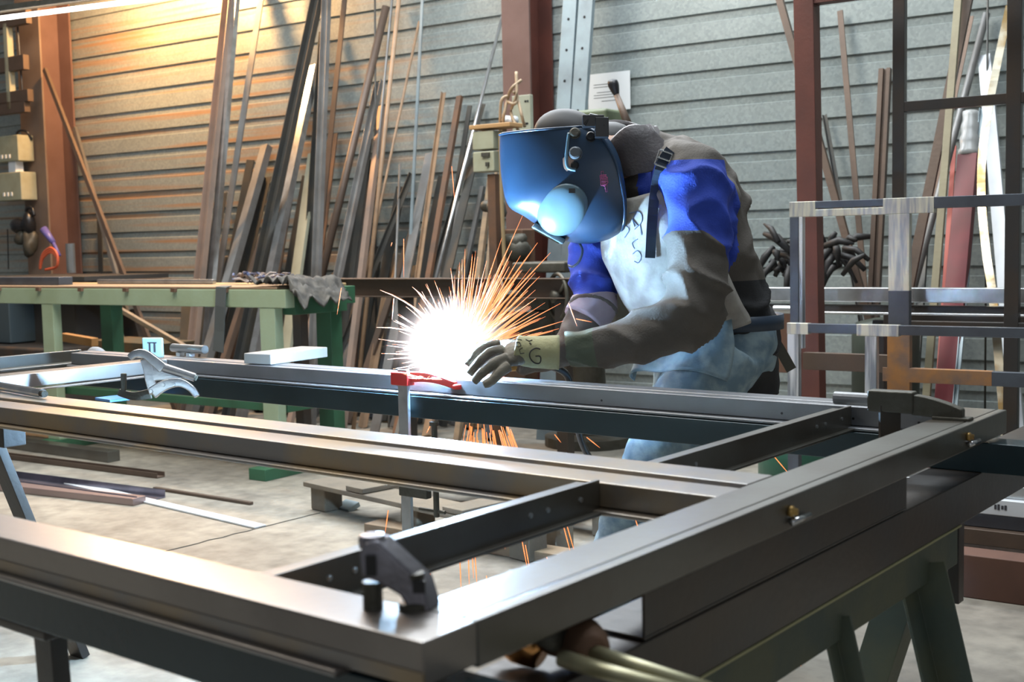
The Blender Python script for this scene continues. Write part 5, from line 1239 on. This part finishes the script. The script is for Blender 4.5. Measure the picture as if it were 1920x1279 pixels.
tips=[(713,544,.02),(773,538,.015),(706,614,.02),(737,692,.0),(730,640,.01),(742,660,.01),(886,480,0),(941,446,0),(980,404,0),(1008,455,0),(1032,474,0),(976,558,0),(984,600,0),(1056,602,0),(904,530,0),(913,548,0),(925,560,0),(770,612,.01),(783,610,.01),(775,672,0),(800,590,.01),(822,640,0),(850,585,.0),(832,597,0),(838,575,0),(1005,560,0),(955,500,0),(967,520,0),(990,545,0),(790,650,0),(960,470,0),(1010,585,0)]
for x,y,sg in tips:
    f=sr.uniform(.05,.35); dd=sr.uniform(-.12,.12)
    s=P(868+ (x-868)*f*.6, 668+(y-668)*f, Dc); e=P(x,y,Dc+dd)
    items.append((arcpath(s,e,sg),sr.uniform(.0028,.0040),1.0,.5))
for i in range(430):
    a=math.radians(sr.uniform(-12,196)); 
    # fan tighter and longer upwards to the right
    l=sr.random()**2.0*(135+110*max(0,math.cos(a-math.radians(62)))**3)+22
    x=868+math.cos(a)*l*1.0; y=676-math.sin(a)*l*.9
    if x>930 and y>640: continue
    f=sr.uniform(0,.55); dd=sr.uniform(-.10,.12)
    f=max(f,.3*min(1,60/l)); s=P(868+(x-868)*f,676+(y-676)*f,Dc+dd*f); e=P(x,y,Dc+dd)
    items.append((arcpath(s,e,.004,4),sr.uniform(.0016,.0032),1.0,max(.3,1.1-l/170)))
me=streaks(items,'weld_sparks'); me.materials.append(SM); o=bpy.data.objects.new('weld_sparks',me); COL.objects.link(o); tag(o,'bright fan of orange and white sparks flying up from the weld','sparks',kind='stuff')
# white-hot heart of the spray: very many short thick sparks
items=[]
for i in range(260):
    a=sr.uniform(0,2*math.pi); el=sr.uniform(-.05,1)*math.pi/2; l=abs(sr.gauss(0,.042))+.012
    d=V((math.cos(a)*math.cos(el),math.sin(a)*math.cos(el),abs(math.sin(el))*1.05+.0))
    s=ARC+UP*.03+d*(.045+sr.uniform(0,l*.8)); items.append(([s,s+d*l*.5,s+d*l],sr.uniform(.0016,.003),1.0,1.0 if l<.06 else .75))
for i in range(120):
    px=sr.uniform(775,930); s=atz(px,sr.uniform(702,712),ZF+.002); e=s+V((sr.uniform(-.05,.05),sr.uniform(-.02,.01),sr.uniform(0,.012))); items.append(([s,(s+e)/2,e],.0016,1,.6))
me=streaks(items,'spark_core'); me.materials.append(SM); o=bpy.data.objects.new('weld_sparks',me); COL.objects.link(o); tag(o,'white-hot heart of the sparks at the weld beside the glove','sparks',kind='stuff')
# glowing arc plume
bm=NB(); add_blob(bm,ARC+UP*.045-RT*.01,.20,.20,.17,seg=24,rings=14)
pm=bpy.data.materials.new('arc_plume'); pm.use_nodes=True; nt=pm.node_tree; nt.nodes.remove(nt.nodes['Principled BSDF'])
tc=nt.nodes.new('ShaderNodeTexCoord'); gr=nt.nodes.new('ShaderNodeTexGradient'); gr.gradient_type='SPHERICAL'; mp=nt.nodes.new('ShaderNodeMapping'); mp.inputs['Location'].default_value=(-1,-1,-1); mp.inputs['Scale'].default_value=(2,2,2)
nt.links.new(tc.outputs['Generated'],mp.inputs[0]); nt.links.new(mp.outputs[0],gr.inputs[0])
pw=nt.nodes.new('ShaderNodeMath'); pw.operation='POWER'; pw.inputs[1].default_value=3.2; nt.links.new(gr.outputs['Fac'],pw.inputs[0])
mu=nt.nodes.new('ShaderNodeMath'); mu.operation='MULTIPLY'; mu.inputs[1].default_value=75; nt.links.new(pw.outputs[0],mu.inputs[0])
em=nt.nodes.new('ShaderNodeEmission'); em.inputs[0].default_value=(1,.93,.95,1); nt.links.new(mu.outputs[0],em.inputs[1]); nt.links.new(em.outputs[0],nt.nodes['Material Output'].inputs['Volume'])
o=obj('arc_plume',bm,pm); tag(o,'white glowing plume of the welding arc over the far rail','arc',kind='stuff')
# sparks falling below the beam
items=[]
for i in range(60):
    x=sr.uniform(872,960); y0=sr.uniform(790,830); k=(x-880)/90; l=sr.uniform(12,55)*(1+.5*max(0,k)); dx=(-.12+.62*k)*l*1.0
    dd=sr.uniform(-.1,.25); s=P(x,y0,Dc+dd); e=P(x+dx,y0+l,Dc+dd); items.append(([s,(s+e)/2,e],sr.uniform(.0014,.0026),.9,.5))
for (x,y,x2,y2) in ((728,957,722,1000),(945,1007,947,1030),(976,1000,990,1072),(985,1022,994,1072),(1060,975,1080,1045),(1055,980,1072,1045),(1190,970,1200,1000),(1100,820,1125,840),(1448,852,1482,892),(885,1030,888,1085),(878,1032,880,1103),(862,1045,865,1112),(890,1028,895,1108),(807,1075,805,1140),(912,1080,914,1100),(1040,815,1052,830),(1025,1045,1030,1062),(1497,1232,1502,1250),(806,800,800,812),(640,540,632,590),(847,312,852,372),(757,448,757,520),(738,560,735,600),(735,455,733,462),(1066,568,1082,612),(1080,598,1110,604),(830,1010,833,1040)):
    D_=3.2 if y<900 else 2.9
    if y<560 and x<800 or x==847: D_=3.6
    s=P(x,y,D_); e=P(x2,y2,D_-.02); items.append(([s,(s+e)/2,e],.0021,.85,.35))
me=streaks(items,'falling_sparks'); me.materials.append(SM); o=bpy.data.objects.new('falling_sparks',me); COL.objects.link(o); tag(o,'thin orange sparks dropping below the beam and over the floor','sparks',kind='stuff')
# ------------------------------------------------------------------ lamp
ta,tb_=atw(-60,42,1.2),atw(300,-4,1.2)
tl=thing('tube_lamp','glowing white fluorescent tube at the top left','lamp',(ta+tb_)/2)
bm=NB(); add_path(bm,[ta,tb_],.015,12); sub('tube',bm,mat('lit_tube',(1,1,1),.5,emit=(1,.97,.9),estr=6),tl,smooth=True)
bm=NB(); add_prism(bm,ta+UP*.05,tb_+UP*.05,[(-.03,-.01),(.03,-.01),(.02,.03),(-.02,.03)]); sub('reflector',bm,castm,tl)
bm=NB(); add_path(bm,[(ta+tb_)/2+UP*.06,(ta+tb_)/2+UP*1.5],.004,6); sub('hanger',bm,blackm,tl)
def light(kind,name,loc,energy,color,size=.5,rot=None,sy=None,target=None,spread=None):
    l=bpy.data.lights.new(name,kind); l.energy=energy; l.color=color
    if kind=='AREA':
        l.size=size
        if sy: l.shape='RECTANGLE'; l.size_y=sy
        if spread: l.spread=spread
    else: l.shadow_soft_size=size
    o=bpy.data.objects.new(name,l); COL.objects.link(o); o.location=loc
    if target is not None: o.rotation_euler=(V(target)-V(loc)).to_track_quat('-Z','Y').to_euler()
    return o
lw=atw(340,-45,0)-WN*.55+UP*.1
light('POINT','sodium_lamp',lw,250,(1,.54,.21),.10)
light('AREA','roof_light',(-2.4,3.0,5.0),215,(.86,.94,1.0),5.0,sy=2.0,target=(-2.6,4.2,0))
light('AREA','roof_light',(-4.6,2.0,4.8),130,(1,.90,.76),1.6,sy=3,target=(-4.2,2.6,0))
light('AREA','rail_sheen_light',wpt(-3.6,.5,4.3),420,(.88,.94,1.0),7.0,sy=.8,target=(-2.2,1.5,.8))  # unseen area light added along the wall top to give the rail tops sheen
light('AREA','door_daylight',(2.6,-2.4,2.2),14,(.9,.95,1),3.0,sy=2.6,target=(-2.5,3.5,.8))
light('POINT','welding_arc',ARC+V((0,-.06,.05)),430,(.40,.68,1.0),.035)
# world
w=bpy.data.worlds.new('World'); SC.world=w; w.use_nodes=True
bg=w.node_tree.nodes['Background']; bg.inputs[0].default_value=(.62,.68,.72,1); bg.inputs[1].default_value=.17
def split_parts(names):
    for o in list(COL.objects):
        if o.type!='MESH' or o.name.split('.')[0] not in names or o.parent is None: continue
        me=o.data; bm=bmesh.new(); bm.from_mesh(me); seen=set(); isl=[]
        for v in bm.verts:
            if v.index in seen: continue
            st=[v]; grp=[]; seen.add(v.index)
            while st:
                a=st.pop(); grp.append(a.index)
                for e in a.link_edges:
                    b=e.other_vert(a)
                    if b.index not in seen: seen.add(b.index); st.append(b)
            isl.append(grp)
        if len(isl)<2: bm.free(); continue
        bm.free(); par=o.parent; mats=[m for m in me.materials]; nm=o.name.split('.')[0]
        co=[v.co.copy() for v in me.vertices]; fc=[list(p.vertices) for p in me.polygons]
        inv=o.matrix_parent_inverse.copy()
        for g_ in isl:
            mp={v:i for i,v in enumerate(sorted(g_))}
            m2=bpy.data.meshes.new(nm); m2.from_pydata([co[v] for v in sorted(g_)],[],[[mp[v] for v in f] for f in fc if f[0] in mp])
            for m in mats: m2.materials.append(m)
            n_=bpy.data.objects.new(nm,m2); COL.objects.link(n_); n_.parent=par; n_.matrix_parent_inverse=inv
        bpy.data.objects.remove(o)
split_parts({'rivet','screw_hole','bracket','hole','screw','printed_line','switch','marking','toggle'})
# ------------------------------------------------------------------ camera
cam=bpy.data.cameras.new('camera'); co=bpy.data.objects.new('camera',cam); COL.objects.link(co)
cam.sensor_width=36; cam.lens=F_PX/1920*36; cam.clip_start=.05
M=Matrix(((RT.x,-DN.x,-fwd.x,0),(RT.y,-DN.y,-fwd.y,0),(RT.z,-DN.z,-fwd.z,HC),(0,0,0,1)))
co.matrix_world=M; SC.camera=co
cam.dof.use_dof=True; cam.dof.focus_distance=3.1; cam.dof.aperture_fstop=6.3
SC.view_settings.view_transform='Standard'; SC.view_settings.look='None'; SC.view_settings.gamma=1; SC.view_settings.use_curve_mapping=False
SC.view_settings.exposure=0.35
